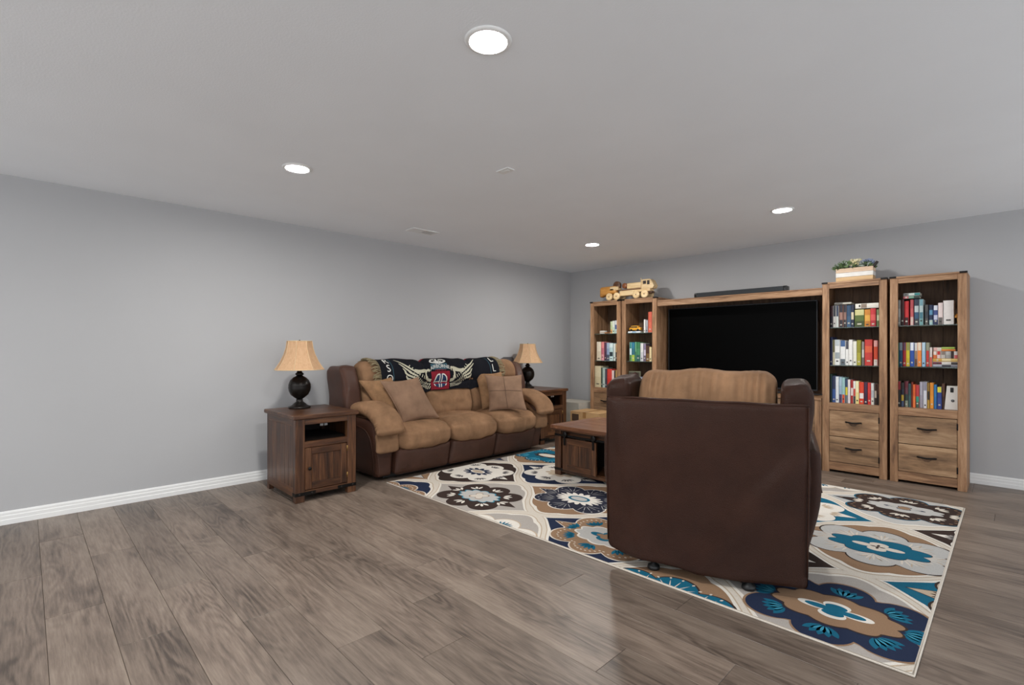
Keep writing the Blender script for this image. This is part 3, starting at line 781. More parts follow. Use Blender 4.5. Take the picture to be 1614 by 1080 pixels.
for s in (-1, 1):   # wings of layered feathers
    q = MB()
    strip(q, [(EY + s * .122, .135), (EY + s * .165, .15), (EY + s * .18, .215), (EY + s * .145, .245), (EY + s * .135, .225)], lambda t: .016 - .008 * t)
    strip(q, [(EY + s * .165, .24), (EY + s * .25, .225), (EY + s * .33, .235)], lambda t: .013)
    for k in range(4):
        strip(q, [(EY + s * (.27 + .02 * k), .20 - .018 * k), (EY + s * (.40 + .006 * k), .268 - .034 * k), (EY + s * (.53 - .032 * k), .352 - .052 * k)], lambda t: .0085 * math.sin(PI * (.1 + .85 * t)) + .001)
    q.obj('wing', M_bcream, blanket)
    q = MB()
    for r_, (w0, ln, n) in enumerate(((.105, .035, 13), (.06, .036, 13), (.175, .028, 9))):
        for k in range(n):
            t = k / (n - 1); y = EY + s * (.128 + .21 * t + .03 * (r_ == 2)); wv = w0 + .115 * t ** 1.6
            strip(q, [(y, wv), (y + s * .010 * (1 + t), wv - ln * (1 - .3 * t))], .0042)
    q.obj('feathers', M_bcream, blanket)
for s, txt, yc in ((-1, 'RSON', BY0 + .088), (1, 'LL', BY1 - .085)):
    q = MB(); sheet(q, yc - .048 * s - .003, yc - .048 * s + .003, 0, WT, 1, 40, .003); q.obj('border_stripe', M_bteal, blanket)
    for k, ch in enumerate(txt): text_on(ch, .085, yc, (.345 - .088 * k) if s < 0 else (.33 - .10 * k), M_bwhite, 'border_letter')
q = MB()
rf = random.Random(3)
for ye, s in ((BY0, -1), (BY1, 1)):
    for k in range(110):
        wv = WT * k / 110
        a = drape(ye, wv, .001); c = drape(ye + s * .05, wv + rf.uniform(-.02, .02), .006 + rf.uniform(0, .008)); d = drape(ye + s * rf.uniform(.075, .10), wv + rf.uniform(-.03, .03), rf.uniform(0, .014))
        q.tube([a, c, d], [.005, .0055, .003], 5)
q.obj('fringe', M_fringe, blanket)['kind'] = 'stuff'

# throw pillows
def pillow(name, label, c, e1, e2, th, mat, seam=False):
    c, e1, e2 = Vector(c), Vector(e1), Vector(e2); nrm = e1.cross(e2).normalized()
    t = thing(name, label, 'pillow', tuple(c - e2 * .5), 0, 'throw pillows on the sofa')
    n = 22; base = c - e2 * .5
    def pt(u, v, s):
        pin = 1 - .10 * (1 - v * v) * u * u; pin2 = 1 - .10 * (1 - u * u) * v * v
        h = th * .5 * max(0, (1 - u * u) * (1 - v * v)) ** .42 * s
        h += .004 * math.sin(u * 7 + v * 4) * (1 - u * u) * (1 - v * v)
        return c + e1 * (.5 * u * pin) + e2 * (.5 * v * pin2) + nrm * h - base
    q = MB(); T = [math.sin((-1 + 2 * i / n) * PI / 2) for i in range(n + 1)]
    for s in (1, -1):
        vs = [pt(T[i], T[j], s) for i in range(n + 1) for j in range(n + 1)]
        fs = [(i * (n + 1) + j, (i + 1) * (n + 1) + j, (i + 1) * (n + 1) + j + 1, i * (n + 1) + j + 1) for i in range(n) for j in range(n)]
        q.add(vs, fs if s > 0 else [f[::-1] for f in fs], True)
    q.obj('cushion', mat, t)
    ring = [pt(-1 + 2 * i / 16, -1, 0) for i in range(16)] + [pt(1, -1 + 2 * i / 16, 0) for i in range(16)] + [pt(1 - 2 * i / 16, 1, 0) for i in range(16)] + [pt(-1, 1 - 2 * i / 16, 0) for i in range(16)]
    q = MB(); q.tube(ring, .006, 6, closed=True); q.obj('piping', mat if not seam else M_suede2, t)
    if seam:
        q = MB()
        q.tube([pt(-.97 + 1.94 * i / 20, .05, 1) for i in range(21)], .003, 5); q.tube([pt(0, -.97 + 1.94 * i / 20, 1) for i in range(21)], .003, 5); q.obj('cross_seam', pmat('seam_shadow', (92, 70, 54), .8), t)
    return t
pillow('throw_pillow', 'plush light tan throw pillow tucked behind another at the left sofa arm', (.615, -3.575, .715), (.10, .28, .02), (-.14, -.20, .40), .12, M_plush)
pillow('throw_pillow', 'smooth taupe suede throw pillow slouching at the left end of the sofa', (.745, -3.405, .71), (0.02, .40, .02), (-.12, -.17, .40), .12, M_suede2)
pillow('throw_pillow', 'light tan throw pillow standing edge-on behind the cross-seamed pillow', (.600, -2.205, .725), (.12, .30, 0), (-.13, .0, .41), .12, M_plush)
pillow('throw_pillow', 'taupe suede throw pillow with cross seams at the right end of the sofa', (.80, -2.180, .71), (.29, .30, 0), (-.13, .05, .39), .12, M_suede2, True)
# ---------------------------------------------------------------- end tables
def end_table(label, x0, y0):
    """front faces +x; x0,y0 is the back left corner of the top; 0.665 deep, 0.545 wide, 0.685 high"""
    D, W, Hh = .665, .545, .685
    t = thing('end_table', label, 'end table', (x0, y0, 0), 0, 'end tables beside the sofa')
    tp = None
    q = MB(); q.box(0, D, 0, W, .652, Hh, .006); tp = q.obj('top', M_dky, t)
    a, c = .02, .02; xa, xb, ya, yb = a, D - .02, c, W - c
    fw = .075
    for yy in (ya, yb - fw):
        q = MB(); q.box(xb - .05, xb, yy, yy + fw, 0, .652, .003); q.obj('front_leg', M_dk, t)
        q = MB(); q.box(xa, xa + .045, yy if yy == ya else yb - .045, (ya + .045) if yy == ya else yb, 0, .652, .003); q.obj('back_leg', M_dk, t)
    for k, yy in enumerate((ya, yb - .02)):
        s = MB(); s.box(xa + .045, xb - .05, yy + .004, yy + .016, .11, .60, .001); sp = s.obj('side_panel', M_dk, t)
        s = MB(); s.box(xa + .045, xb - .05, yy, yy + .02, .598, .652, .002); s.obj('side_rail', M_dkx, sp)
        s = MB(); s.box(xa + .045, xb - .05, yy, yy + .02, .045, .115, .002); s.obj('side_rail', M_dkx, sp)
        n = 6; px = (xb - .05 - xa - .045) / n
        for j in range(n):
            s = MB(); y1 = (yy + .001, yy + .0075) if k == 0 else (yy + .0125, yy + .019)
            s.box(xa + .045 + j * px + .001, xa + .045 + (j + 1) * px - .001, y1[0], y1[1], .115, .598, .002); s.obj('side_board', M_dk, sp)
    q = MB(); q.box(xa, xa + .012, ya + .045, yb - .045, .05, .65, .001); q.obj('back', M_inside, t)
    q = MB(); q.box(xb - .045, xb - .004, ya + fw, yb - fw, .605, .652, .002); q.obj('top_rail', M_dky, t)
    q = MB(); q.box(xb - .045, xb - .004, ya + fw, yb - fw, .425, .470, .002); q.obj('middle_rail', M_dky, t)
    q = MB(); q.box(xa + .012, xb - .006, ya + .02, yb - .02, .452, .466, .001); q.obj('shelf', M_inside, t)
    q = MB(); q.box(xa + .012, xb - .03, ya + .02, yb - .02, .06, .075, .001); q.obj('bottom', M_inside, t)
    q = MB(); q.box(xb - .045, xb - .004, ya + fw, yb - fw, .052, .085, .002); q.obj('bottom_rail', M_dky, t)
    # door: frame, boards, knob, hinges
    dy0, dy1, dz0, dz1, fx = ya + fw + .003, yb - fw - .003, .090, .421, xb - .005
    q = MB(); q.box(fx - .02, fx - .008, dy0 + .04, dy1 - .04, dz0 + .04, dz1 - .04, .001); door = q.obj('door', M_dk, t)
    for (p0, p1, r0, r1, mt) in ((dy0, dy0 + .055, dz0, dz1, M_dk), (dy1 - .055, dy1, dz0, dz1, M_dk), (dy0 + .055, dy1 - .055, dz1 - .055, dz1, M_dky), (dy0 + .055, dy1 - .055, dz0, dz0 + .055, M_dky)):
        q = MB(); q.box(fx - .022, fx, p0, p1, r0, r1, .003); q.obj('door_frame', mt, door)
    bw = (dy1 - dy0 - .11) / 4
    for j in range(4):
        q = MB(); q.box(fx - .014, fx - .006, dy0 + .055 + j * bw + .001, dy0 + .055 + (j + 1) * bw - .001, dz0 + .055, dz1 - .055, .0025); q.obj('door_board', M_dk, door)
    q = MB(); q.lathe([(.006, 0), (.006, .012), (.013, .016), (.015, .022), (.010, .028), (.002, .03)], (fx, dy0 + .03, .26), 14, 'X'); q.obj('knob', M_iron, door)
    for z in (.155, .375):
        q = MB(); q.tube([(fx + .002, dy1 + .001, z - .022), (fx + .002, dy1 + .001, z + .022)], .0045, 8); q.obj('hinge', M_brass, door)
    # iron straps with bolts along the foot of the front and sides
    for (p0, p1) in ((ya, ya + .16), (yb - .16, yb)):
        q = MB(); q.box(xb, xb + .004, p0, p1, .052, .078, .001); st = q.obj('iron_strap', M_iron, t)
        for yy in (p0 + .03, p0 + .13):
            q = MB(); q.lathe([(.008, 0), (.008, .003), (.004, .006), (.001, .0065)], (xb + .004, yy, .065), 8, 'X'); q.obj('bolt', M_bolt, st)
    q = MB(); q.box(xb - .05, xb + .004, ya - .004, ya, .052, .078, .001); q.obj('iron_strap', M_iron, t)
    q = MB(); q.box(xb - .016, xb - .006, ya + .20, ya + .225, .585, .604, .001); q.box(xb - .016, xb - .006, ya + .235, ya + .26, .585, .604, .001); q.obj('cable_clip', pmat('clip_metal', (150, 150, 150), .3, .8), t)
    return t
ET1 = end_table('dark-stained wooden end table at the left end of the sofa, nearest the camera', .300, -4.600)
ET2 = end_table('dark-stained wooden end table in the corner beyond the right arm of the sofa', .050, -1.485)

# ---------------------------------------------------------------- table lamps
M_shade = None
def shade_mat():
    m, nt, bs = nmat('lamp_shade_fabric'); L = nt.links
    bs.inputs['Roughness'].default_value = .8
    tc = nd(nt, 'ShaderNodeTexCoord'); n = nd(nt, 'ShaderNodeTexNoise'); n.inputs['Scale'].default_value = 90
    mp = nd(nt, 'ShaderNodeMapping'); mp.inputs['Scale'].default_value = (1, 1, .1); L.new(tc.outputs['Object'], mp.inputs['Vector']); L.new(mp.outputs[0], n.inputs['Vector'])
    r = ramp(nt, [(.3, lin((214, 174, 134))), (.7, lin((228, 192, 152)))]); L.new(n.outputs['Fac'], r.inputs[0]); L.new(r.outputs[0], bs.inputs['Base Color'])
    tr = nd(nt, 'ShaderNodeBsdfTranslucent'); L.new(r.outputs[0], tr.inputs['Color']); mx = nd(nt, 'ShaderNodeMixShader'); mx.inputs[0].default_value = .35
    out = nt.nodes['Material Output']; L.new(bs.outputs[0], mx.inputs[1]); L.new(tr.outputs[0], mx.inputs[2]); L.new(mx.outputs[0], out.inputs['Surface'])
    return m
M_shade = shade_mat()
M_lamp = pmat('dark_bronze', (34, 30, 27), .32, .6, var=.3, vscale=20)
M_cord = pmat('shade_trim', (206, 178, 140), .8)
def lamp(label, x, y, z):
    t = thing('table_lamp', label, 'table lamp', (x, y, z), 0, 'pair of table lamps')
    q = MB(); q.lathe([(.088, 0), (.092, .006), (.090, .014), (.072, .022), (.060, .030), (.052, .040), (.036, .052), (.026, .062), (.030, .072), (.024, .080)], n=32); q.obj('base', M_lamp, t)
    q = MB(); q.lathe([(.024, .080), (.045, .095), (.072, .118), (.088, .150), (.093, .180), (.091, .196), (.092, .200), (.089, .215), (.076, .246), (.054, .268), (.032, .280), (.024, .286)], n=32); q.obj('ball', M_lamp, t)
    q = MB(); q.lathe([(.024, .286), (.034, .294), (.036, .302), (.024, .312), (.018, .326), (.026, .336), (.044, .346), (.050, .352), (.030, .358), (.012, .366), (.010, .44)], n=24); q.obj('neck', M_lamp, t)
    q = MB(); q.lathe([(.014, .42), (.014, .47), (.03, .50), (.03, .53), (.01, .55)], n=16); q.obj('bulb', pmat('frosted_bulb', (230, 228, 222), .4), t)
    # eight-sided bell shade
    prof = [(.208, .338), (.196, .350), (.158, .410), (.130, .470), (.112, .530), (.104, .588)]; n = 8; vs = []; fs = []
    q = MB()
    for sgn, dr in ((1, 0), (-1, -.003)):
        vs = []; fs = []
        for (r, zz) in prof:
            for k in range(n * 3):
                a0 = 2 * PI * (k // 3) / n + .2; a1 = 2 * PI * (k // 3 + 1) / n + .2; f = (k % 3) / 3
                px = math.cos(a0) * (1 - f) + math.cos(a1) * f; py = math.sin(a0) * (1 - f) + math.sin(a1) * f
                vs.append(((r + dr) * px, (r + dr) * py, zz))
        m = n * 3
        for i in range(len(prof) - 1):
            for k in range(m):
                f = (i * m + k, i * m + (k + 1) % m, (i + 1) * m + (k + 1) % m, (i + 1) * m + k); fs.append(f if sgn > 0 else f[::-1])
        q.add(vs, fs, False)
    sh = q.obj('lamp_shade', M_shade, t)
    q = MB()
    for (r, zz) in (prof[0], prof[-1]): q.tube([(r * math.cos(2 * PI * k / n + .2), r * math.sin(2 * PI * k / n + .2), zz) for k in range(n)], .004, 6, closed=True)
    for k in range(n): q.tube([((r + .001) * math.cos(2 * PI * k / n + .2), (r + .001) * math.sin(2 * PI * k / n + .2), zz) for r, zz in prof], .0025, 5)
    q.obj('shade_trim', M_cord, sh)
    q = MB(); q.lathe([(.004, .58), (.004, .588), (.008, .592), (.006, .598), (.001, .600)], n=10); q.tube([(-.10, 0, .586), (.10, 0, .586)], .002, 5); q.obj('finial', M_lamp, t)
lamp('table lamp with beige bell shade and dark ball base on the near end table', .44, -4.350, .685)
lamp('table lamp with beige bell shade and dark ball base on the corner end table', .262, -1.25, .685)

# ---------------------------------------------------------------- coffee table with sliding barn door
def coffee_table():
    L_, D_ = 1.22, .70
    t = thing('coffee_table', 'dark wooden coffee table with sliding barn door, half hidden behind the recliner', 'coffee table', (1.775, -2.465, RUGZ + .001), math.radians(-1.0))
    nb = 5
    q = MB(); q.box(-.03, L_ + .03, -.03, D_ + .03, .428, .440, .002); tp = q.obj('top', M_dkx, t)
    M_top = wood('coffee_table_top_wood', (82, 50, 34), (118, 78, 55), (146, 102, 76), grain=(1.3, 14, 14), rough=.3, vary=.12, bump=.08)
    M_topy = wood('coffee_table_top_wood_y', (82, 50, 34), (118, 78, 55), (146, 102, 76), grain=(14, 1.3, 14), rough=.3, vary=.12, bump=.08)
    for k in range(nb):
        q = MB(); h = (D_ + .06) / nb; q.box(.085, L_ - .085, -.03 + k * h + .0007, -.03 + (k + 1) * h - .0007, .440, .472, .002); q.obj('top_board', M_top, tp)
    for x in (-.03, L_ - .084):
        q = MB(); q.box(x, x + .114, -.03, D_ + .03, .440, .472, .003); q.obj('end_board', M_topy, tp)
    for x in (0, L_ - .075):
        for y in (0, D_ - .075):
            q = MB(); q.box(x, x + .075, y, y + .075, 0, .428, .003); lg = q.obj('leg', M_dk, t)
            yy = (y - .003, y) if y == 0 else (y + .075, y + .078)
            q = MB(); q.box(x if x == 0 else x - .03, (x + .105) if x == 0 else x + .075, yy[0], yy[1], .045, .07, .001); q.obj('iron_strap', M_iron, lg)
    for y in (.012, D_ - .05):
        q = MB(); q.box(.075, L_ - .075, y, y + .038, .03, .06, .002); q.obj('bottom_rail', M_dkx, t)
        q = MB(); q.box(.075, L_ - .075, y, y + .038, .375, .428, .002); q.obj('top_rail', M_dkx, t)
    q = MB(); q.box(.02, L_ - .02, .03, D_ - .03, .052, .066, .001); q.obj('bottom_shelf', M_dkx, t)
    for x in (.02, L_ - .035):
        q = MB(); q.box(x, x + .015, .075, D_ - .075, .03, .43, .001); q.obj('end_panel', M_dky, t)
    q = MB(); q.box(L_ * .5 - .01, L_ * .5 + .01, .05, D_ - .05, .06, .43, .001); q.box(.1, L_ - .1, D_ / 2 - .006, D_ / 2 + .006, .06, .43, .001); q.obj('divider', M_inside, t)
    # rail and sliding door
    q = MB(); q.box(.01, L_ - .01, -.012, -.006, .372, .392, .001)
    for x in (.03, .45, .8, L_ - .03): q.tube([(x, -.012, .382), (x, .012, .382)], .008, 8)
    q.obj('rail', M_iron, t)
    dx0, dx1, dz0, dz1 = .115, .500, .066, .362
    q = MB(); q.box(dx0 + .04, dx1 - .04, -.016, -.004, dz0 + .04, dz1 - .04, .001); dr = q.obj('barn_door', M_dk, t)
    for (a, c, e, f, mt) in ((dx0, dx0 + .055, dz0, dz1, M_dk), (dx1 - .055, dx1, dz0, dz1, M_dk), (dx0 + .055, dx1 - .055, dz1 - .055, dz1, M_dkx), (dx0 + .055, dx1 - .055, dz0, dz0 + .055, M_dkx)):
        q = MB(); q.box(a, c, -.022, .0, e, f, .003); q.obj('door_frame', mt, dr)
    bw = (dx1 - dx0 - .11) / 4
    for k in range(4):
        q = MB(); q.box(dx0 + .055 + k * bw + .001, dx0 + .055 + (k + 1) * bw - .001, -.018, -.014, dz0 + .055, dz1 - .055, .002); q.obj('door_board', M_dk, dr)
    for x in (dx0 + .028, dx1 - .028):
        q = MB(); q.box(x - .011, x + .011, -.028, -.022, .295, .40, .001); q.lathe([(.024, 0), (.026, .003), (.026, .011), (.024, .014)], (x, -.030, .398), 16, 'Y'); q.obj('hanger', M_iron, dr)
    return t
coffee_table()

# ---------------------------------------------------------------- bookcases (wall unit piers)
M_glass = None
def glass():
    m, nt, bs = nmat('shelf_glass'); bs.inputs['Base Color'].default_value = lin((176, 200, 190)); bs.inputs['Roughness'].default_value = .03
    bs.inputs['Transmission Weight'].default_value = .85; bs.inputs['IOR'].default_value = 1.45; return m
M_glass = glass()
FY, BYK = -.44, -.03          # front and back planes of the bookcases
def bookcase(label, x0, x1):
    W = x1 - x0; t = thing('bookcase', label, 'bookcase', (x0, 0, 0), 0, 'bookcases beside the television')
    sw, Hc = .058, 1.86
    for x in (0, W - .02):
        q = MB(); q.box(x, x + .02, FY + .02, BYK, 0, Hc - .02, .001); q.obj('side_panel', M_rz, t)
    for x in (0, W - sw):
        q = MB(); q.box(x, x + sw, FY, FY + .022, 0, Hc - .018, .002); q.obj('stile', M_rz, t)
    q = MB(); q.box(-.002, W + .002, FY - .004, BYK, Hc - .018, Hc, .003); tp = q.obj('top', M_rx, t)
    for x in (-.004, W - .046):
        q = MB(); q.box(x, x + .05, FY - .007, FY + .04, Hc - .014, Hc + .002, .001); q.obj('corner_bracket', M_iron, tp)
    q = MB(); q.box(sw, W - sw, FY + .002, FY + .022, 1.798, Hc - .018, .002); q.obj('top_rail', M_rx, t)
    q = MB(); q.box(sw, W - sw, FY + .002, FY + .024, .607, .676, .002); q.obj('shelf_rail', M_rx, t)
    q = MB(); q.box(sw, W - sw, FY + .002, FY + .022, .024, .100, .002); q.obj('bottom_rail', M_rx, t)
    bw = (W - .04) / 3
    for k in range(3):
        q = MB(); q.box(.02 + k * bw + .0008, .02 + (k + 1) * bw - .0008, BYK - .012, BYK - .002, .03, Hc - .02, .0015); q.obj('back_board', M_rin, t)
    q = MB(); q.box(.02, W - .02, FY + .024, BYK - .013, .655, .676, .001); q.obj('fixed_shelf', M_rx, t)
    q = MB(); q.box(.02, W - .02, FY + .024, BYK - .013, .05, .065, .001); q.obj('bottom', M_rin, t)
    for z in (1.046, 1.417):
        q = MB(); q.box(.0205, W - .0205, FY + .03, BYK - .013, z - .008, z, .001); q.obj('glass_shelf', M_glass, t)
    for (z0, z1) in ((.355, .602), (.105, .349)):
        q = MB(); q.box(sw + .003, W - sw - .003, FY + .001, FY + .02, z0, z1, .002); d = q.obj('drawer', M_rd, t)
        zc = (z0 + z1) / 2 + .012; xc = W / 2; q = MB()
        pl = [(-.050, .012), (.050, .012), (.028, -.012), (.014, -.024), (-.014, -.024), (-.028, -.012)]
        n = len(pl); vs = [(xc + a, FY - .003, zc + c) for a, c in pl] + [(xc + a, FY + .001, zc + c) for a, c in pl]
        q.add(vs, [tuple(range(n)), tuple(range(n, 2 * n))[::-1]] + [(i, n + i, n + (i + 1) % n, (i + 1) % n) for i in range(n)])
        q.obj('pull_plate', M_rin, d)
        q = MB(); q.tube([(xc - .062, FY, zc + .010), (xc - .055, FY - .018, zc + .012), (xc, FY - .022, zc + .006), (xc + .055, FY - .018, zc + .012), (xc + .062, FY, zc + .010)], .0075, 8); q.obj('handle', M_iron, d)
    for z in (.17, .54):
        q = MB(); q.box(W - sw - .006, W - sw + .004, FY - .003, FY + .003, z - .028, z + .028, .001); q.obj('hinge', M_iron, t)
    return t
CASES = {'L1': (.700, 1.190, 'tall rustic wooden bookcase at the far left of the wall unit', 'leftmost bookcase'),
         'L2': (1.212, 1.715, 'tall rustic wooden bookcase directly left of the television', 'bookcase left of TV'),
         'R1': (3.524, 4.040, 'tall rustic wooden bookcase directly right of the television', 'bookcase right of TV'),
         'R2': (4.062, 4.580, 'tall rustic wooden bookcase at the far right of the wall unit', 'rightmost bookcase')}
for k, (a, c, lb, _) in CASES.items(): bookcase(lb, a, c)

# television bridge, console, television, sound bar
BX0, BX1 = 1.718, 3.521
t = thing('bridge_shelf', 'long rustic wooden bridge shelf spanning above the television', 'shelf', (BX0, 0, 0))
BW = BX1 - BX0
q = MB(); q.box(0, BW, FY + .02, FY + .045, 1.742, 1.800, .002); q.obj('fascia', M_rx, t)
q = MB(); q.box(0, BW, FY + .016, BYK, 1.800, 1.815, .002); q.obj('shelf_board', M_rx, t)
for k in range(9):
    q = MB(); bw = BW / 9; q.box(k * bw + .0008, (k + 1) * bw - .0008, BYK - .012, BYK, .725, 1.80, .0015); q.obj('back_board', M_rin, t)
t = thing('media_console', 'low rustic wooden media console under the television, behind the recliner', 'console', (BX0, 0, 0))
q = MB(); q.box(.004, BW - .004, FY, BYK, .690, .715, .003); q.obj('top', M_rx, t)
for x in (.004, BW - .064):
    q = MB(); q.box(x, x + .06, FY + .005, FY + .04, 0, .69, .002); q.obj('leg', M_rz, t)
for x in (.004, BW - .024):
    q = MB(); q.box(x, x + .02, FY + .03, BYK, .02, .69, .001); q.obj('side_panel', M_rz, t)
q = MB(); q.box(.024, BW - .024, BYK - .012, BYK, .04, .69, .001); q.obj('back', M_rin, t)
q = MB(); q.box(.024, BW - .024, FY + .03, BYK - .012, .045, .065, .001); q.obj('bottom', M_rx, t)
q = MB(); q.box(.064, BW - .064, FY + .008, FY + .03, .024, .09, .002); q.obj('bottom_rail', M_rx, t)
dw = (BW - .128) / 4
for k in range(4):
    q = MB(); q.box(.064 + k * dw + .002, .064 + (k + 1) * dw - .002, FY + .008, FY + .028, .095, .686, .002); d = q.obj('door', M_rd, t)
    xh = .064 + (k + (1 if k % 2 == 0 else 0)) * dw + (-.04 if k % 2 == 0 else .04)
    q = MB(); q.tube([(xh, FY + .008, .36), (xh, FY - .012, .37), (xh, FY - .012, .45), (xh, FY + .008, .46)], .006, 8); q.obj('handle', M_iron, d)
t = thing('television', 'large black flat-screen television in the middle of the wall unit', 'television', (2.59, -.20, .715))
M_scr = pmat('television_screen', (2, 2, 2), .35, var=.0, spec=.04)
q = MB(); q.box(-.835, .835, .0, .045, .055, 1.0, .006); q.obj('housing', M_black, t)
q = MB(); q.box(-.826, .826, -.004, .001, .066, .991, .001); q.obj('screen', M_scr, t)
q = MB()
for (a, c, e, f) in ((-.836, .836, .991, 1.002), (-.836, .836, .052, .066), (-.836, -.826, .066, .991), (.826, .836, .066, .991)): q.box(a, c, -.007, .004, e, f, .0015)
q.obj('bezel', pmat('bezel_metal', (40, 41, 44), .35, .5), t)
for x in (-.6, .6):
    q = MB(); q.tube([(x - .06, -.10, .008), (x, .02, .06), (x + .06, .14, .008)], .008, 8); q.obj('stand_leg', M_black, t)
t = thing('sound_bar', 'slim dark grey sound bar lying on the bridge shelf above the television', 'speaker', (2.68, -.33, 1.815))
q = MB(); q.soft(-.485, .485, -.045, .045, 0.002, .058, .008, 10); q.obj('body', pmat('sound_bar_mesh', (38, 42, 46), .7, var=.1, vscale=120, bump=.3, bscale=700), t)
for x in (-.506, .464):
    q = MB(); q.soft(x, x + .042, -.046, .046, .001, .059, .008, 8); q.obj('end_cap', pmat('sound_bar_gloss', (14, 14, 15), .2), t)

# ---------------------------------------------------------------- wooden toy truck
M_t1 = wood('toy_pale_wood', (196, 162, 112), (222, 192, 144), (238, 214, 172), grain=(2, 20, 20), rough=.45, vary=.06, bump=.05)
M_t2 = wood('toy_amber_wood', (168, 112, 48), (200, 140, 66), (220, 164, 88), grain=(2, 20, 20), rough=.4, vary=.06, bump=.05)
M_t3 = wood('toy_dark_wood', (62, 40, 26), (94, 62, 40), (120, 84, 56), grain=(2, 20, 20), rough=.45, vary=.06, bump=.05)
t = thing('toy_truck', 'wooden toy mobile crane truck with eight wheels on the left bookcases', 'toy truck', (1.27, -.36, 1.862))
x = lambda v: v - 1.27
q = MB(); q.box(x(.93), x(1.63), -.035, .035, .060, .085, .004); q.obj('chassis', M_t3, t)
q = MB(); q.soft(x(.825), x(1.10), -.05, .05, .085, .20, .035, 12, fn=(lambda X, Y_, Z_, a, c, d: (X, Y_, Z_ + (.03 * max(0, -a)) * (d < 0) * -1.2))); q.obj('boom_head', M_t2, t)
q = MB(); q.box(x(1.00), x(1.13), -.05, .05, .135, .185, .006); q.obj('rear_deck', M_t1, t)
q = MB(); q.lathe([(.05, -.022), (.055, -.018), (.055, .018), (.05, .022)], (x(1.09), 0, .205), 20, 'Y'); q.obj('winch_wheel', M_t3, t)
q = MB(); q.lathe([(.034, -.04), (.036, -.036), (.036, .036), (.034, .04)], (x(1.225), 0, .185), 18, 'Y'); q.obj('winch_drum', pmat('toy_cherry_wood', (134, 78, 44), .4), t)
q = MB(); q.box(x(1.18), x(1.52), -.045, .045, .118, .135, .004); q.obj('bed', M_t3, t)
q = MB(); q.box(x(1.255), x(1.475), -.034, .034, .137, .215, .010); q.obj('fuel_body', M_t1, t)
q = MB(); q.box(x(1.16), x(1.37), -.055, .055, .050, .118, .006); q.obj('side_box', M_t1, t)
q = MB(); q.box(x(1.30), x(1.61), -.05, .05, .086, .118, .004); q.obj('fender', M_t1, t)
cabp = [(1.48, .118), (1.645, .118), (1.665, .15), (1.625, .225), (1.60, .24), (1.48, .24)]
q = MB(); n = len(cabp); vs = [(x(a), s * .052, c) for s in (-1, 1) for a, c in cabp]
q.add(vs, [tuple(range(n)), tuple(range(n, 2 * n))[::-1]] + [(i, n + i, n + (i + 1) % n, (i + 1) % n) for i in range(n)]); q.obj('cab', M_t1, t)
q = MB()
for s in (-1, 1): q.box(x(1.51), x(1.555), s * .053 - .002, s * .053 + .002, .18, .222, .002); q.box(x(1.57), x(1.605), s * .053 - .002, s * .053 + .002, .17, .222, .002)
q.obj('cab_window', pmat('toy_window_stain', (44, 34, 28), .5), t)
q = MB(); q.tube([(x(1.485), -.056, .118), (x(1.485), -.056, .262)], .004, 6); q.obj('exhaust', M_t1, t)
for wx in (1.011, 1.127, 1.425, 1.545):
    for s in (-1, 1):
        q = MB(); q.lathe([(.030, -.018), (.045, -.018), (.050, -.012), (.050, .012), (.045, .018), (.030, .018)], (x(wx), s * .068, .050), 22, 'Y'); wl = q.obj('wheel', M_t1, t)
        q = MB(); q.lathe([(.028, -.010), (.030, -.010), (.030, .010), (.012, .016), (.004, .02)] if s > 0 else [(.004, -.02), (.012, -.016), (.030, -.010), (.030, .010), (.028, .010)], (x(wx), s * .068, .050), 14, 'Y'); q.obj('hub', M_t3, wl)

# ---------------------------------------------------------------- planter box with flowers
PLX, PLY, PLZ = 3.775, -.31, 1.862
t = thing('planter_box', 'small wooden planter box with white stripe on the bookcase right of the television', 'planter', (PLX, PLY, PLZ))
M_pl = [wood('planter_pale', (196, 166, 136), (216, 186, 156), (230, 204, 176), grain=(2, 16, 16), vary=.08, bump=.1), pmat('planter_white', (232, 230, 224), .7, var=.06, vscale=18), wood('planter_tan', (186, 150, 104), (208, 172, 122), (222, 190, 144), grain=(2, 16, 16), vary=.08, bump=.1)]
for k in range(3):
    z0 = .002 + k * .043; m = M_pl[2 if k == 0 else (1 if k == 1 else 0)]
    for yy in (-.065, .053):
        q = MB(); q.box(-.150, .150, yy, yy + .012, z0, z0 + .0415, .0015); q.obj('slat', m, t)
    for xx in (-.150, .138):
        q = MB(); q.box(xx, xx + .012, -.053, .053, z0, z0 + .0415, .0015); q.obj('slat', m, t)
q = MB(); q.box(-.138, .138, -.053, .053, .002, .10, .001); q.obj('filling', pmat('moss_filling', (58, 62, 40), .95, bump=.8, bscale=60), t)
fl = thing('flower_arrangement', 'artificial flowers with green, cream and blue blooms in the wooden planter box', 'flowers', (PLX, PLY, PLZ + .112))
rf = random.Random(11)
def leafcard(q, c, d, l, wd):
    c, d = Vector(c), Vector(d).normalized(); s = d.cross(Vector((rf.uniform(-1, 1), rf.uniform(-1, 1), rf.uniform(-.2, 1)))).normalized(); n = d.cross(s)
    pts = [c, c + d * l * .35 + s * wd + n * wd * .4, c + d * l * .75 + s * wd * .7 + n * wd * .1, c + d * l - n * wd * .3, c + d * l * .75 - s * wd * .7 + n * wd * .1, c + d * l * .35 - s * wd + n * wd * .4, c + d * l * .4]
    q.add([tuple(p) for p in pts], [(0, 1, 6), (1, 2, 6), (2, 3, 6), (3, 4, 6), (4, 5, 6), (5, 0, 6)], True)
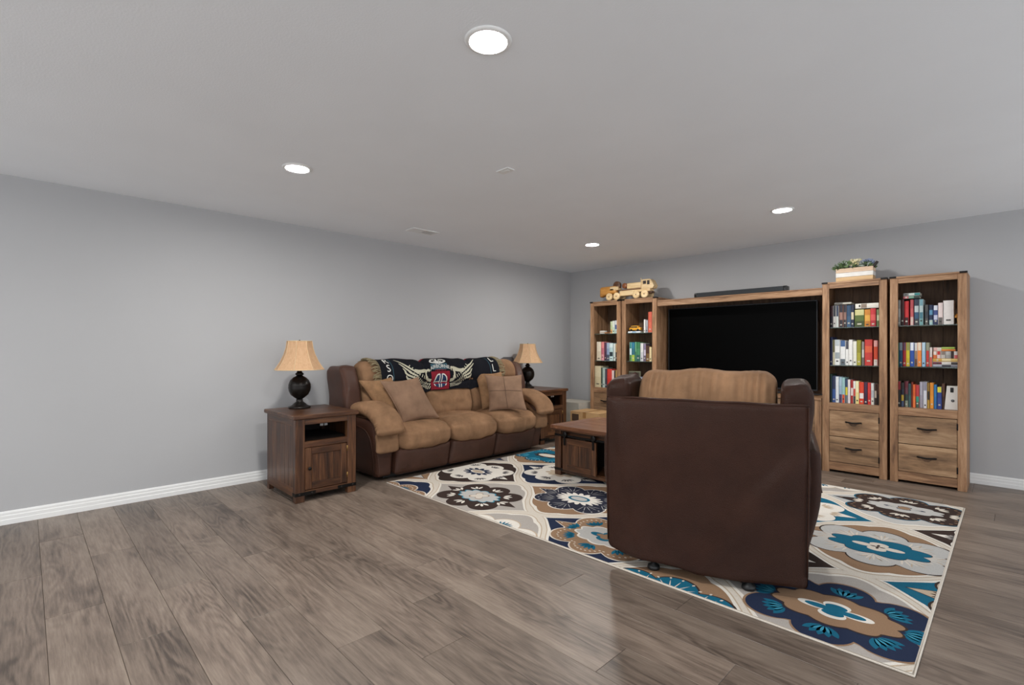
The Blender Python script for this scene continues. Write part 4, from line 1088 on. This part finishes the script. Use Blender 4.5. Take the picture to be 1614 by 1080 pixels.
def bloom(nm, mat, ctrs, cnt, l, wd, lab=None):
    q = MB()
    for (cx, cy, cz, r) in ctrs:
        for _ in range(cnt):
            a, e = rf.uniform(0, 2 * PI), rf.uniform(-.3, 1.3); d = (math.cos(a) * math.cos(e), math.sin(a) * math.cos(e), math.sin(e))
            leafcard(q, (cx + d[0] * r * .5, cy + d[1] * r * .5, cz + d[2] * r * .5), (d[0] + rf.uniform(-.4, .4), d[1] + rf.uniform(-.4, .4), d[2] + rf.uniform(-.2, .4)), l * rf.uniform(.7, 1.2), wd)
    o = q.obj(nm, mat, fl, lab); o['kind'] = 'stuff'; return o
bloom('foliage', pmat('leaf_green', (104, 128, 84), .7, var=.4, vscale=30), [(-.13, -.02, .02, .05), (-.08, -.02, .03, .06), (-.03, -.03, .03, .05), (.02, .02, .02, .05), (.09, -.03, .02, .05), (.12, .02, .02, .04), (-.10, .02, .03, .05)], 34, .042, .011, 'green leaves')
bloom('dusty_foliage', pmat('leaf_dusty', (170, 180, 168), .8, var=.25, vscale=30), [(-.14, -.01, .035, .05), (-.09, -.02, .05, .05), (.04, -.03, .03, .04), (.09, -.04, .02, .04)], 26, .036, .010, 'dusty grey-green leaves')
bloom('cream_bloom', pmat('petal_cream', (244, 236, 200), .7, var=.1, vscale=30), [(.005, -.03, .055, .045), (-.02, -.01, .07, .035), (.03, -.01, .068, .035)], 46, .026, .012, 'cream flower head')
bloom('blue_bloom', pmat('petal_blue', (150, 160, 186), .7, var=.25, vscale=30), [(.075, -.02, .05, .045), (.115, -.01, .05, .045), (.10, .02, .06, .04)], 46, .024, .011, 'dusty blue flower heads')
q = MB(); q.tube(cat([(.12, -.02, -.01), (.15, -.025, .015), (.175, -.03, .05), (.185, -.03, .07)], 5), [.006] * 8 + [.008] * 8, 8) if False else q.tube([(.12, -.02, -.005), (.15, -.025, .02), (.18, -.03, .06)], [.010, .014, .012], 8)
q.obj('dark_pod', pmat('seed_pod', (44, 38, 38), .6), fl)

# ---------------------------------------------------------------- cardboard boxes in the corner
def carton(name, label, x0, x1, y0, y1, h, col, lab_col, band=None):
    t = thing(name, label, 'box', ((x0 + x1) / 2, (y0 + y1) / 2, 0)); a, c = (x1 - x0) / 2, (y1 - y0) / 2
    m = pmat('cardboard_%d' % col[0], col, .8, var=.08, vscale=12, bump=.1)
    q = MB(); q.box(-a, a, -c, c, 0, h, .004); q.obj('carton_body', m, t)
    q = MB(); q.box(-a - .001, -.002, -c, c, h, h + .003, .001); q.box(.002, a + .001, -c, c, h, h + .003, .001); q.obj('lid_flaps', m, t)
    q = MB(); q.box(-a + .03, -a + .14, -c - .0015, -c, h - .12, h - .03, 0); q.obj('printed_label', pmat('label_%d' % lab_col[0], lab_col, .6), t)
    if band:
        q = MB(); q.box(-.025, .025, -c, c, h + .003, h + .0045, 0); q.box(-.025, .025, -c - .0015, -c, h - .07, h + .004, 0); q.obj('packing_tape', pmat('packing_tape', band, .3), t)
carton('cardboard_box', 'light brown cardboard box on the floor in front of the leftmost bookcase', .735, 1.20, -.93, -.56, .385, (178, 142, 98), (70, 52, 38), (150, 112, 70))
carton('storage_box', 'pale grey cardboard box on the floor in the room corner', .16, .64, -.62, -.22, .455, (176, 170, 158), (58, 56, 54))
BOOKS = {
'R1t': [
  (3.57, 3.598, 0.215, 'dark maroon', '3a1a20/20202a'),
  (3.598, 3.623, 0.218, 'grey and black', '2a2c33/b9b5b0'),
  (3.624, 3.645, 0.217, 'navy and white', '27304a/c9cdc8'),
  (3.65, 3.681, 0.221, 'black with pink artwork', '232430/9a7468/2b2a33'),
  (3.686, 3.711, 0.219, 'black with rose artwork', '25252e/8b6a60/2a2a30'),
  (3.713, 3.747, 0.212, 'slate blue', '2f4a66/3d5a76'),
  (3.749, 3.774, 0.215, 'navy with cream emblem', '262e44/cfc2a4/262e44'),
  (3.779, 3.855, 0.166, 'wide green and yellow', 'c9c48a/56672e/3d4a25'),
  (3.857, 3.901, 0.164, 'orange', 'c9812f/e0a84a/c07a2c'),
  (3.903, 3.946, 0.171, 'bright red', 'c8363a/d85a55/b03038'),
  (3.95, 3.972, 0.161, 'sage green', '7d8a60/c9c9a8/5f7048'),
],
'R1m': [
  (3.57, 3.594, 0.277, 'navy', '1f2748/283056'),
  (3.595, 3.614, 0.25, 'olive and cream', '5a5738/c8c2a8'),
  (3.615, 3.657, 0.25, 'white with grey bands', 'b8c0c2/e4e4e0/9aa3a6/e4e4e0'),
  (3.661, 3.703, 0.242, 'white with blue top', '3f5f8e/e8e8e6/e8e8e6/5f6a72'),
  (3.704, 3.729, 0.234, 'white with charcoal top', '4a4a55/ecebe8/ecebe8'),
  (3.732, 3.761, 0.248, 'plain white', 'e8e6e2'),
  (3.763, 3.793, 0.233, 'ivory', 'e6e4d6'),
  (3.794, 3.828, 0.244, 'olive yellow', '8f8a2c/a8a038'),
  (3.834, 3.855, 0.229, 'grey patterned', '8f8a84/c4c0bc/70665f'),
  (3.859, 3.919, 0.248, 'thick red', 'c33a34/d9603c/c33a34/c33a34'),
  (3.927, 3.959, 0.239, 'orange red', 'd9a09a/c8482a/c8482a/d9cfc8'),
  (3.96, 3.972, 0.231, 'dark maroon', '4a2420'),
],
'R1b': [
  (3.57, 3.591, 0.279, 'dark green', '1f3a30/24302c'),
  (3.592, 3.621, 0.261, 'navy blue', '2f3650/3d5a94'),
  (3.622, 3.648, 0.255, 'white', 'dfe4e6'),
  (3.65, 3.675, 0.252, 'pale blue', 'a9c0cf/9ab2c4/4a3a66'),
  (3.676, 3.7, 0.248, 'aqua and orange', '9cc4c4/9cc4c4/d8502c'),
  (3.701, 3.722, 0.234, 'navy and yellow', '3b4a66/d8c840/6a7078'),
  (3.722, 3.743, 0.23, 'white and pink', 'e6dcd8/e0d4d4'),
  (3.745, 3.766, 0.226, 'red and white', 'a8322e/e8dcd4/a8322e'),
  (3.767, 3.786, 0.217, 'white and black', 'e8e4de/c23a30/2a2c2a'),
  (3.787, 3.813, 0.219, 'pale yellow', 'efe6b8/e6d890'),
  (3.814, 3.851, 0.21, 'vermilion with white label', 'd84428/d84428/e8e4e0/d84428'),
  (3.852, 3.879, 0.211, 'dark purple', '4a2e46/3a2640'),
  (3.881, 3.907, 0.207, 'crimson', 'cc3a36/c83230'),
  (3.909, 3.933, 0.204, 'white and grey', 'dcdcd8/b8bcc0/dcdad0'),
  (3.934, 3.953, 0.201, 'dark brown', '4a3228/c8b8a8/3a2a24'),
  (3.954, 3.972, 0.202, 'umber brown', '4a2a1e/1e1614'),
],
'R2t': [
  (4.105, 4.131, 0.235, 'light grey', '8a8882/a8a49e/8a8882'),
  (4.133, 4.156, 0.237, 'dark maroon', '4a2424/3a2020'),
  (4.157, 4.189, 0.221, 'red and black', 'b82026/c0282c/3a1618'),
  (4.198, 4.223, 0.233, 'rose red', 'b04a50/c05a5c/d8b8b0'),
  (4.227, 4.26, 0.234, 'navy and slate blue', '2a3446/b8c0c0/2f5270/3c3c40'),
  (4.262, 4.29, 0.232, 'teal blue', '6f9aa4/b0c0c0/3f7280/70a0a0'),
  (4.301, 4.325, 0.18, 'charcoal', '4a4a48/34383f/504c48'),
  (4.328, 4.357, 0.177, 'navy teal and white', '24304e/5a90b0/24304e/a8c8c8'),
  (4.36, 4.389, 0.17, 'navy and white', 'd8dce4/3a4a80/c4c8dc/2a3050'),
  (4.391, 4.422, 0.191, 'blush white', 'e6d4d0/e6d4d0/6a6460'),
  (4.424, 4.493, 0.208, 'thick white', 'e8e2de'),
],
'R2m': [
  (4.105, 4.113, 0.214, 'green', '3f6a3a'),
  (4.114, 4.145, 0.217, 'grey and blue', '8fa0a8/24587a/24587a'),
  (4.146, 4.169, 0.217, 'purple and red', '6a4a62/b02c30/b02c30'),
  (4.17, 4.196, 0.217, 'olive and yellow', '8f9050/c8b82c/c0a82c'),
  (4.198, 4.226, 0.216, 'white and royal blue', 'e0e4ea/2a4f9e/2a4f9e'),
  (4.227, 4.25, 0.213, 'white and tan', 'e0e0da/a08468/705040'),
  (4.251, 4.278, 0.216, 'cream and orange', 'e8d8c0/e8883a/e8883a'),
  (4.28, 4.305, 0.216, 'sky blue', 'b8cfdc/98c0dc/98c0dc'),
  (4.309, 4.332, 0.215, 'grey and red', '90907a/c02e2c/b82a2a'),
  (4.333, 4.351, 0.172, 'white and coral', 'e6dcd6/d86050'),
],
'R2b': [
  (4.103, 4.132, 0.231, 'black with red top', 'a02428/2a2622/2a2622'),
  (4.133, 4.155, 0.219, 'dark navy and yellow', '34302c/2a2e40/c8a83a/4a5878'),
  (4.157, 4.184, 0.234, 'dark red and green', '6a2430/6a3a44/2a4038/8a9480'),
  (4.185, 4.205, 0.214, 'dark teal', '2e4a4c/3a5a58'),
  (4.206, 4.218, 0.228, 'brick red', '7a3222/8a3a24'),
  (4.219, 4.235, 0.208, 'orange', 'e0622e/e87a3e'),
  (4.236, 4.262, 0.204, 'red and green', 'b8383a/b8383a/2f8f78/3a5a4a'),
  (4.265, 4.287, 0.234, 'mauve grey', 'a8a4b0/9a94a0'),
  (4.29, 4.315, 0.235, 'grey and white', '8f8c9c/d4d4dc/d8d8dc'),
  (4.317, 4.335, 0.228, 'mustard and black', '8a6a2a/2e261c/b89038'),
  (4.337, 4.361, 0.229, 'amber orange', 'd8882c/e0922e'),
  (4.363, 4.382, 0.214, 'bright blue', '2f74ac/2a6aa4'),
  (4.384, 4.415, 0.195, 'blue with yellow top', 'd8d040/2a3f86/2f478e/2a3f86'),
  (4.416, 4.435, 0.225, 'dark brown', '5a3a28/3a2418'),
],
'L1t': [
  (1.0, 1.034, 0.164, 'pale green', 'c4cfa8/b8c490/d8a060'),
  (1.036, 1.074, 0.17, 'white', 'e0e4d8/c8d8c0'),
  (1.076, 1.112, 0.173, 'white and blue', 'e4e4e2/5a6a9a/c0dcd8'),
],
'L1m': [
  (0.781, 0.851, 0.26, 'cream', 'e2d6c0/d6c8b0'),
  (0.855, 0.9, 0.259, 'pink', 'e08a88/c06a78/d89aa0'),
  (0.903, 0.938, 0.249, 'dark purple', '5a3a52/4a2f46'),
  (0.942, 0.99, 0.245, 'pale blue', 'a4b4c8/8c9cba/4a5266'),
  (0.992, 1.048, 0.24, 'white and aqua', 'dcecea/b8d4d4/26343c/c8e0de'),
  (1.051, 1.084, 0.232, 'white', 'e0e6de/d8e0d8'),
  (1.086, 1.112, 0.231, 'tan and black', 'c8a878/3a332c'),
],
'L1b': [
  (0.744, 0.847, 0.294, 'thick beige', 'd2c6a4/c8ba96'),
  (0.85, 0.875, 0.271, 'dark green', '3a5044/34463c'),
  (0.877, 0.917, 0.272, 'grey green', 'a8b8b0/b4c2ba'),
  (0.919, 0.948, 0.257, 'charcoal', '4a4652/3a3844'),
  (0.951, 1.028, 0.258, 'bright red', 'd0423a/c83a30'),
  (1.03, 1.064, 0.238, 'pink and white', 'e8d0cc/c85a60'),
  (1.066, 1.09, 0.238, 'black', '3a2a26'),
  (1.092, 1.112, 0.247, 'tan', 'c09a5a'),
],
'L2t': [
  (1.514, 1.537, 0.169, 'slim white', 'e6e2de'),
  (1.541, 1.571, 0.159, 'slim grey', 'a8a8ac/989aa0'),
  (1.575, 1.628, 0.263, 'tall coral red', 'cf5f48/d86a50'),
],
'L2m': [
  (1.302, 1.333, 0.249, 'green and teal', '2a8a80/d0e0e0/4a8a30'),
  (1.334, 1.38, 0.248, 'teal blue', '2e7a94/2f6a7a/a8c040'),
  (1.383, 1.404, 0.252, 'light green', '6aa884/3f7a5a'),
  (1.407, 1.46, 0.247, 'emerald green', '3a7a50/4a8a60/2e5a58'),
  (1.462, 1.504, 0.236, 'white', 'dcdcda/c8c8cc'),
  (1.507, 1.541, 0.225, 'mauve grey', '8a7c98/c8c0d0/6a5c70'),
  (1.545, 1.595, 0.202, 'dark brown', '4a2c20/7a5a34'),
  (1.597, 1.628, 0.186, 'cream', 'ecd9a8'),
],
}
# ---------------------------------------------------------------- grey panel invented for an unclear dark shape behind the sofa's right end
t = thing('grey_panel', 'dark grey flat panel leaning on the wall behind the right end of the sofa', 'panel', (.018, -1.415, 0))
q = MB()
def grey_panel_fn(X, Y_, Z_, a, c, d): return (X - .02 * (Z_ - .5) * 0, Y_ + .03 * (1 - (Z_ / 1.08)) * (1 if c > 0 else -.3), Z_)
pl = [(-.12, .0), (.15, .0), (.12, 1.075), (.10, 1.09), (-.06, 1.09), (-.10, 1.07), (-.118, 1.02)]
n = len(pl); vs = [(0, a, c) for a, c in pl] + [(.016, a, c) for a, c in pl]
q.add(vs, [tuple(range(n))[::-1], tuple(range(n, 2 * n))] + [(i, (i + 1) % n, n + (i + 1) % n, n + i) for i in range(n)])
q.obj('panel', pmat('grey_laminate', (92, 90, 92), .5), t)
q = MB(); q.tube([(.010, a, c) for a, c in pl], .009, 8, closed=True); q.obj('rim', pmat('grey_rim', (84, 82, 84), .5), t)

# ---------------------------------------------------------------- books
def bookmat(hx):
    return pmat('book_cloth_' + hx, hx, .55, var=.06, vscale=40)
M_page = pmat('book_pages', (222, 214, 198), .9, var=.08, vscale=90)
ORD = ['first', 'second', 'third', 'fourth', 'fifth', 'sixth', 'seventh', 'eighth', 'ninth', 'tenth', 'eleventh', 'twelfth', 'thirteenth', 'fourteenth', 'fifteenth', 'sixteenth', 'seventeenth']
rb = random.Random(5)
def book(label, w_, h_, d_, cols, loc, lean=0.0, flat=False, group='books', rz=0.0):
    """spine faces -y. Cover is the root; pages and coloured spine bands are its parts"""
    q = MB(); th = .0025; hw = w_ / 2
    cols = cols.split('/')
    q.box(-hw, -hw + th, .002, d_, 0, h_, .0005); q.box(hw - th, hw, .002, d_, 0, h_, .0005)
    # rounded spine
    vs = []; n = 6
    for z in (0, h_):
        for (off) in (0, th):
            for k in range(n + 1):
                a = -1 + 2 * k / n; vs.append((a * hw * (1 - .0), .004 + off - .004 * (1 - a * a), z))
    m = n + 1; fs = []
    for k in range(n):
        fs += [(k, k + 1, 2 * m + k + 1, 2 * m + k), (m + k + 1, m + k, 3 * m + k, 3 * m + k + 1), (k + 1, k, m + k, m + k + 1), (2 * m + k, 2 * m + k + 1, 3 * m + k + 1, 3 * m + k)]
    fs += [(0, 2 * m, 3 * m, m), (m - 1, 2 * m - 1, 4 * m - 1, 3 * m - 1)]
    q.add(vs, fs, False)
    base = cols[0] if len(cols) == 1 else max(set(cols), key=cols.count)
    o = q.obj('book', bookmat(base))
    tag(o, label, 'book', group)
    q = MB(); q.box(-hw + th, hw - th, .0065, d_ - .004, .003, h_ - .003, 0); q.obj('page_block', M_page, o)
    nb = len(cols)
    for k, cc in enumerate(cols):
        if cc == base and nb > 1 or nb == 1: continue
        z1 = h_ * (1 - k / nb) - .0005; z0 = h_ * (1 - (k + 1) / nb) + .0005
        vs = []
        for z in (z0, z1):
            for j in range(n + 1): a = -1 + 2 * j / n; vs.append((a * hw * .995, .0032 - .004 * (1 - a * a), z))
        q = MB(); q.add(vs, [(j, j + 1, m + j + 1, m + j) for j in range(n)]); q.obj('spine_band', bookmat(cc), o)
    # narrow title strip on spines wide enough to show one
    if w_ > .022 and h_ > .1:
        lum = sum(int(base[i:i + 2], 16) for i in (0, 2, 4)) / 3
        tc = '3a3634' if lum > 150 else 'c9c3b4'
        q = MB(); z0 = h_ * rb.uniform(.08, .16); q.box(-hw * .45, hw * .45, -.0015, .0005, z0, z0 + .012, 0); q.obj('publisher_mark', bookmat(tc), o)
    if flat: o.rotation_euler = (0, PI / 2, 0) if not rz else (0, PI / 2, rz)
    else: o.rotation_euler = (0, lean, rz)
    o.location = loc
    return o
SH = {'t': ('top shelf', 1.417), 'm': ('middle shelf', 1.046), 'b': ('bottom shelf', .676)}
for key, L_ in BOOKS.items():
    cs, sh = key[:2], key[2]; x0, x1, _, cname = CASES[cs]; sname, z = SH[sh]
    lo, hi = x0 + .024, x1 - .024
    shift = max(0, lo + .001 - L_[0][0])
    last = lo
    for i, (a, c, h, nm, cols) in enumerate(L_):
        a, c = max(a, last + .0008), c
        if c - a < .010: c = a + .012
        if c > hi: break
        last = c
        sy = -.405 + rb.uniform(0, .012) if cs[0] == 'L' else -.372 + rb.uniform(0, .014)
        dpt = min(.19, max(.12, h * .68))
        book('%s book, %s from left, %s of %s' % (nm, ORD[i], sname, cname), c - a - .0006, h, dpt, cols, ((a + c) / 2, sy, z + .0008), 0, False, 'books on the %s of the %s' % (sname, cname))
def flatbook(label, x0, x1, z, th, cols, sy=-.372, d=.15, group='books lying flat'):
    """book lying on its side, spine towards the room; x0..x1 is its height"""
    return book(label, th, x1 - x0, d, cols, (x0, sy, z + th / 2 + .0008), 0, True, group)
flatbook('long white book lying flat across books on top shelf of bookcase right of TV', 3.785, 3.968, 1.417 + .176, .046, 'e2ded4/e2ded4/8a7a6a/e2ded4')
flatbook('thin grey book lying flat on dark books, top shelf of bookcase right of TV', 3.612, 3.752, 1.417 + .224, .018, 'b8b4a8/5a5a58')
flatbook('teal and white book, upper of two lying flat, top shelf of rightmost bookcase', 4.150, 4.268, 1.417 + .268, .024, '2f7f80/c8d0cc/7a7a78')
flatbook('black and green book, lower of two lying flat, top shelf of rightmost bookcase', 4.150, 4.264, 1.417 + .242, .024, '34403c/7aa08a/c86a70')
z0 = 1.046
flatbook('grey book, lowest of the flat pile on middle shelf of rightmost bookcase', 4.356, 4.536, z0, .020, '8a8a96/3a3a40/a8a8b4')
flatbook('black and maroon book, second of the flat pile on middle shelf of rightmost bookcase', 4.356, 4.536, z0 + .021, .024, '3a3236/d8d4ce/6a2436')
flatbook('cream and yellow book, topmost of the flat pile on middle shelf of rightmost bookcase', 4.356, 4.536, z0 + .046, .028, 'd8b870/e0cfa0/c89a48')
xx = 4.358
for i, (wd, nm, cols) in enumerate([(.025, 'white and orange', 'e4dcd2/d8703a'), (.024, 'red', 'c0302c/e0c8c0'), (.030, 'grey brown', '8a7a70/c4bcb4'), (.036, 'light grey', 'b8b4b0/a09c98'), (.016, 'black', '3a2a2a'), (.030, 'white and red', 'dcd4d0/c86060')]):
    book('small %s paperback, %s from left standing on the flat pile in rightmost bookcase' % (nm, ORD[i]), wd - .001, .062, .11, cols, (xx + wd / 2, -.372, z0 + .0758), 0, False, 'small paperbacks on the flat pile'); xx += wd + .001
z1 = z0 + .139
flatbook('cream pocket book lying at the top left of the paperback stack, rightmost bookcase', 4.360, 4.412, z1, .032, 'dcd2c4/d8a8a0')
flatbook('orange pocket book lying under a green one, rightmost bookcase middle shelf', 4.414, 4.505, z1, .016, 'd87a34/e08a44')
flatbook('green pocket book lying on an orange one, rightmost bookcase middle shelf', 4.414, 4.500, z1 + .017, .018, '9ab84e/a8c060')
# small items on the shelves
t = thing('white_device', 'white tapered box with black slot and round emblem in the rightmost bookcase', 'device', (4.484, -.36, .678))
q = MB(); pl = [(-.052, 0), (.050, 0), (.050, .205), (-.036, .205)]; vs = [(a, y_, c) for y_ in (0, .05) for a, c in pl]
q.add(vs, [(0, 1, 2, 3), (7, 6, 5, 4), (0, 4, 5, 1), (1, 5, 6, 2), (2, 6, 7, 3), (3, 7, 4, 0)]); q.obj('shell', pmat('white_plastic', (226, 222, 216), .4), t)
q = MB(); q.soft(-.014, .008, -.004, .003, .150, .192, .006, 6); q.obj('slot', M_black, t)
q = MB(); q.lathe([(.011, -.003), (.012, -.002), (.012, .001)], (.002, 0, .078), 16, 'Y'); q.obj('emblem', pmat('grey_emblem', (96, 96, 98), .4), t)
t = thing('gold_ornament', 'small amber gold ornament beside the thick white book in the rightmost bookcase', 'ornament', (4.520, -.40, 1.4185))
q = MB(); q.lathe([(.010, 0), (.011, .004), (.003, .008), (.003, .05), (.002, .052)], n=10); q.obj('stand', M_brass, t)
q = MB()
for k in range(7):
    a = 2 * PI * k / 7; leafcard(q, (0, -.004, .066), (math.cos(a), -.15, math.sin(a)), .022, .008)
q.obj('petals', pmat('amber_petals', (196, 132, 52), .4, .3), t)
# left cases: small things on the top shelves
t = thing('small_white_box', 'small white carton on the top shelf of the leftmost bookcase', 'box', (.865, -.36, 1.4178))
q = MB(); q.box(-.040, .040, -.03, .03, 0, .042, .002); q.obj('carton', pmat('white_card', (214, 208, 198), .7), t); q = MB(); q.box(-.040, .040, -.031, -.03, .012, .024, 0); q.obj('stripe', pmat('beige_print', (176, 160, 140), .7), t)
flatbook('thin brown book lying flat on the top shelf of the leftmost bookcase', .910, .995, 1.4172, .018, '8a5a36/a87040', -.40, .11)
t = thing('toy_car', 'yellow toy car on a pale book, top shelf of bookcase left of TV', 'toy car', (1.375, -.36, 1.4377))
q = MB(); q.soft(-.085, .085, -.03, .03, .014, .050, .010, 8); bo = q.obj('body', pmat('toy_yellow', (222, 158, 48), .35), t)
q = MB(); q.soft(-.06, .05, -.027, .027, .046, .074, .010, 8); q.obj('roof', pmat('toy_yellow', (222, 158, 48), .35), t)
q = MB()
for s in (-1, 1): q.box(-.05, .04, s * .0275 - .001, s * .0275 + .001, .050, .064, 0)
q.obj('windows', pmat('toy_glass', (40, 44, 50), .2), t)
for a in (-.05, .05):
    for s in (-1, 1): q = MB(); q.lathe([(.008, -.006), (.016, -.006), (.016, .006), (.008, .006)], (a, s * .028, .016), 14, 'Y'); q.obj('wheel', M_black, t)
flatbook('pale blue and white book lying flat under the yellow toy car', 1.285, 1.468, 1.4172, .019, 'dfe6ea/9cbcd8/e6eaec', -.405, .13)
t = thing('picture_frame', 'small dark framed picture on the bottom shelf of the bookcase left of TV', 'picture frame', (1.335, -.33, .678))
q = MB(); q.box(-.09, .09, 0, .014, 0, .235, .003); q.obj('frame', pmat('frame_olive', (112, 112, 92), .5), t)
q = MB(); q.box(-.076, .076, -.002, .0, .016, .219, 0); q.obj('picture', pmat('picture_print', (74, 66, 58), .6, var=.6, vscale=22), t)
t = thing('fruit_jar', 'red decorated jar on the bottom shelf of the bookcase left of TV', 'jar', (1.372, -.375, .678))
q = MB(); q.lathe([(.026, 0), (.034, .01), (.042, .07), (.040, .13), (.030, .17), (.034, .18), (.034, .19), (.02, .2)], n=20); q.obj('body', pmat('jar_red', (176, 58, 40), .35, var=.7, vscale=40), t)
q = MB(); q.lathe([(.034, .19), (.036, .194), (.036, .206), (.012, .212), (.010, .225), (.002, .228)], n=16); q.obj('lid', pmat('jar_lid', (64, 36, 30), .4), t)
flatbook('white book, lower of two lying flat on bottom shelf of bookcase left of TV', 1.440, 1.64, .6762, .13, 'e2dcd4/d8cfc4', -.40, .16)
flatbook('blue grey book, upper of two lying flat on bottom shelf of bookcase left of TV', 1.450, 1.62, .8072, .035, '8a92a4/6a7488', -.40, .15)
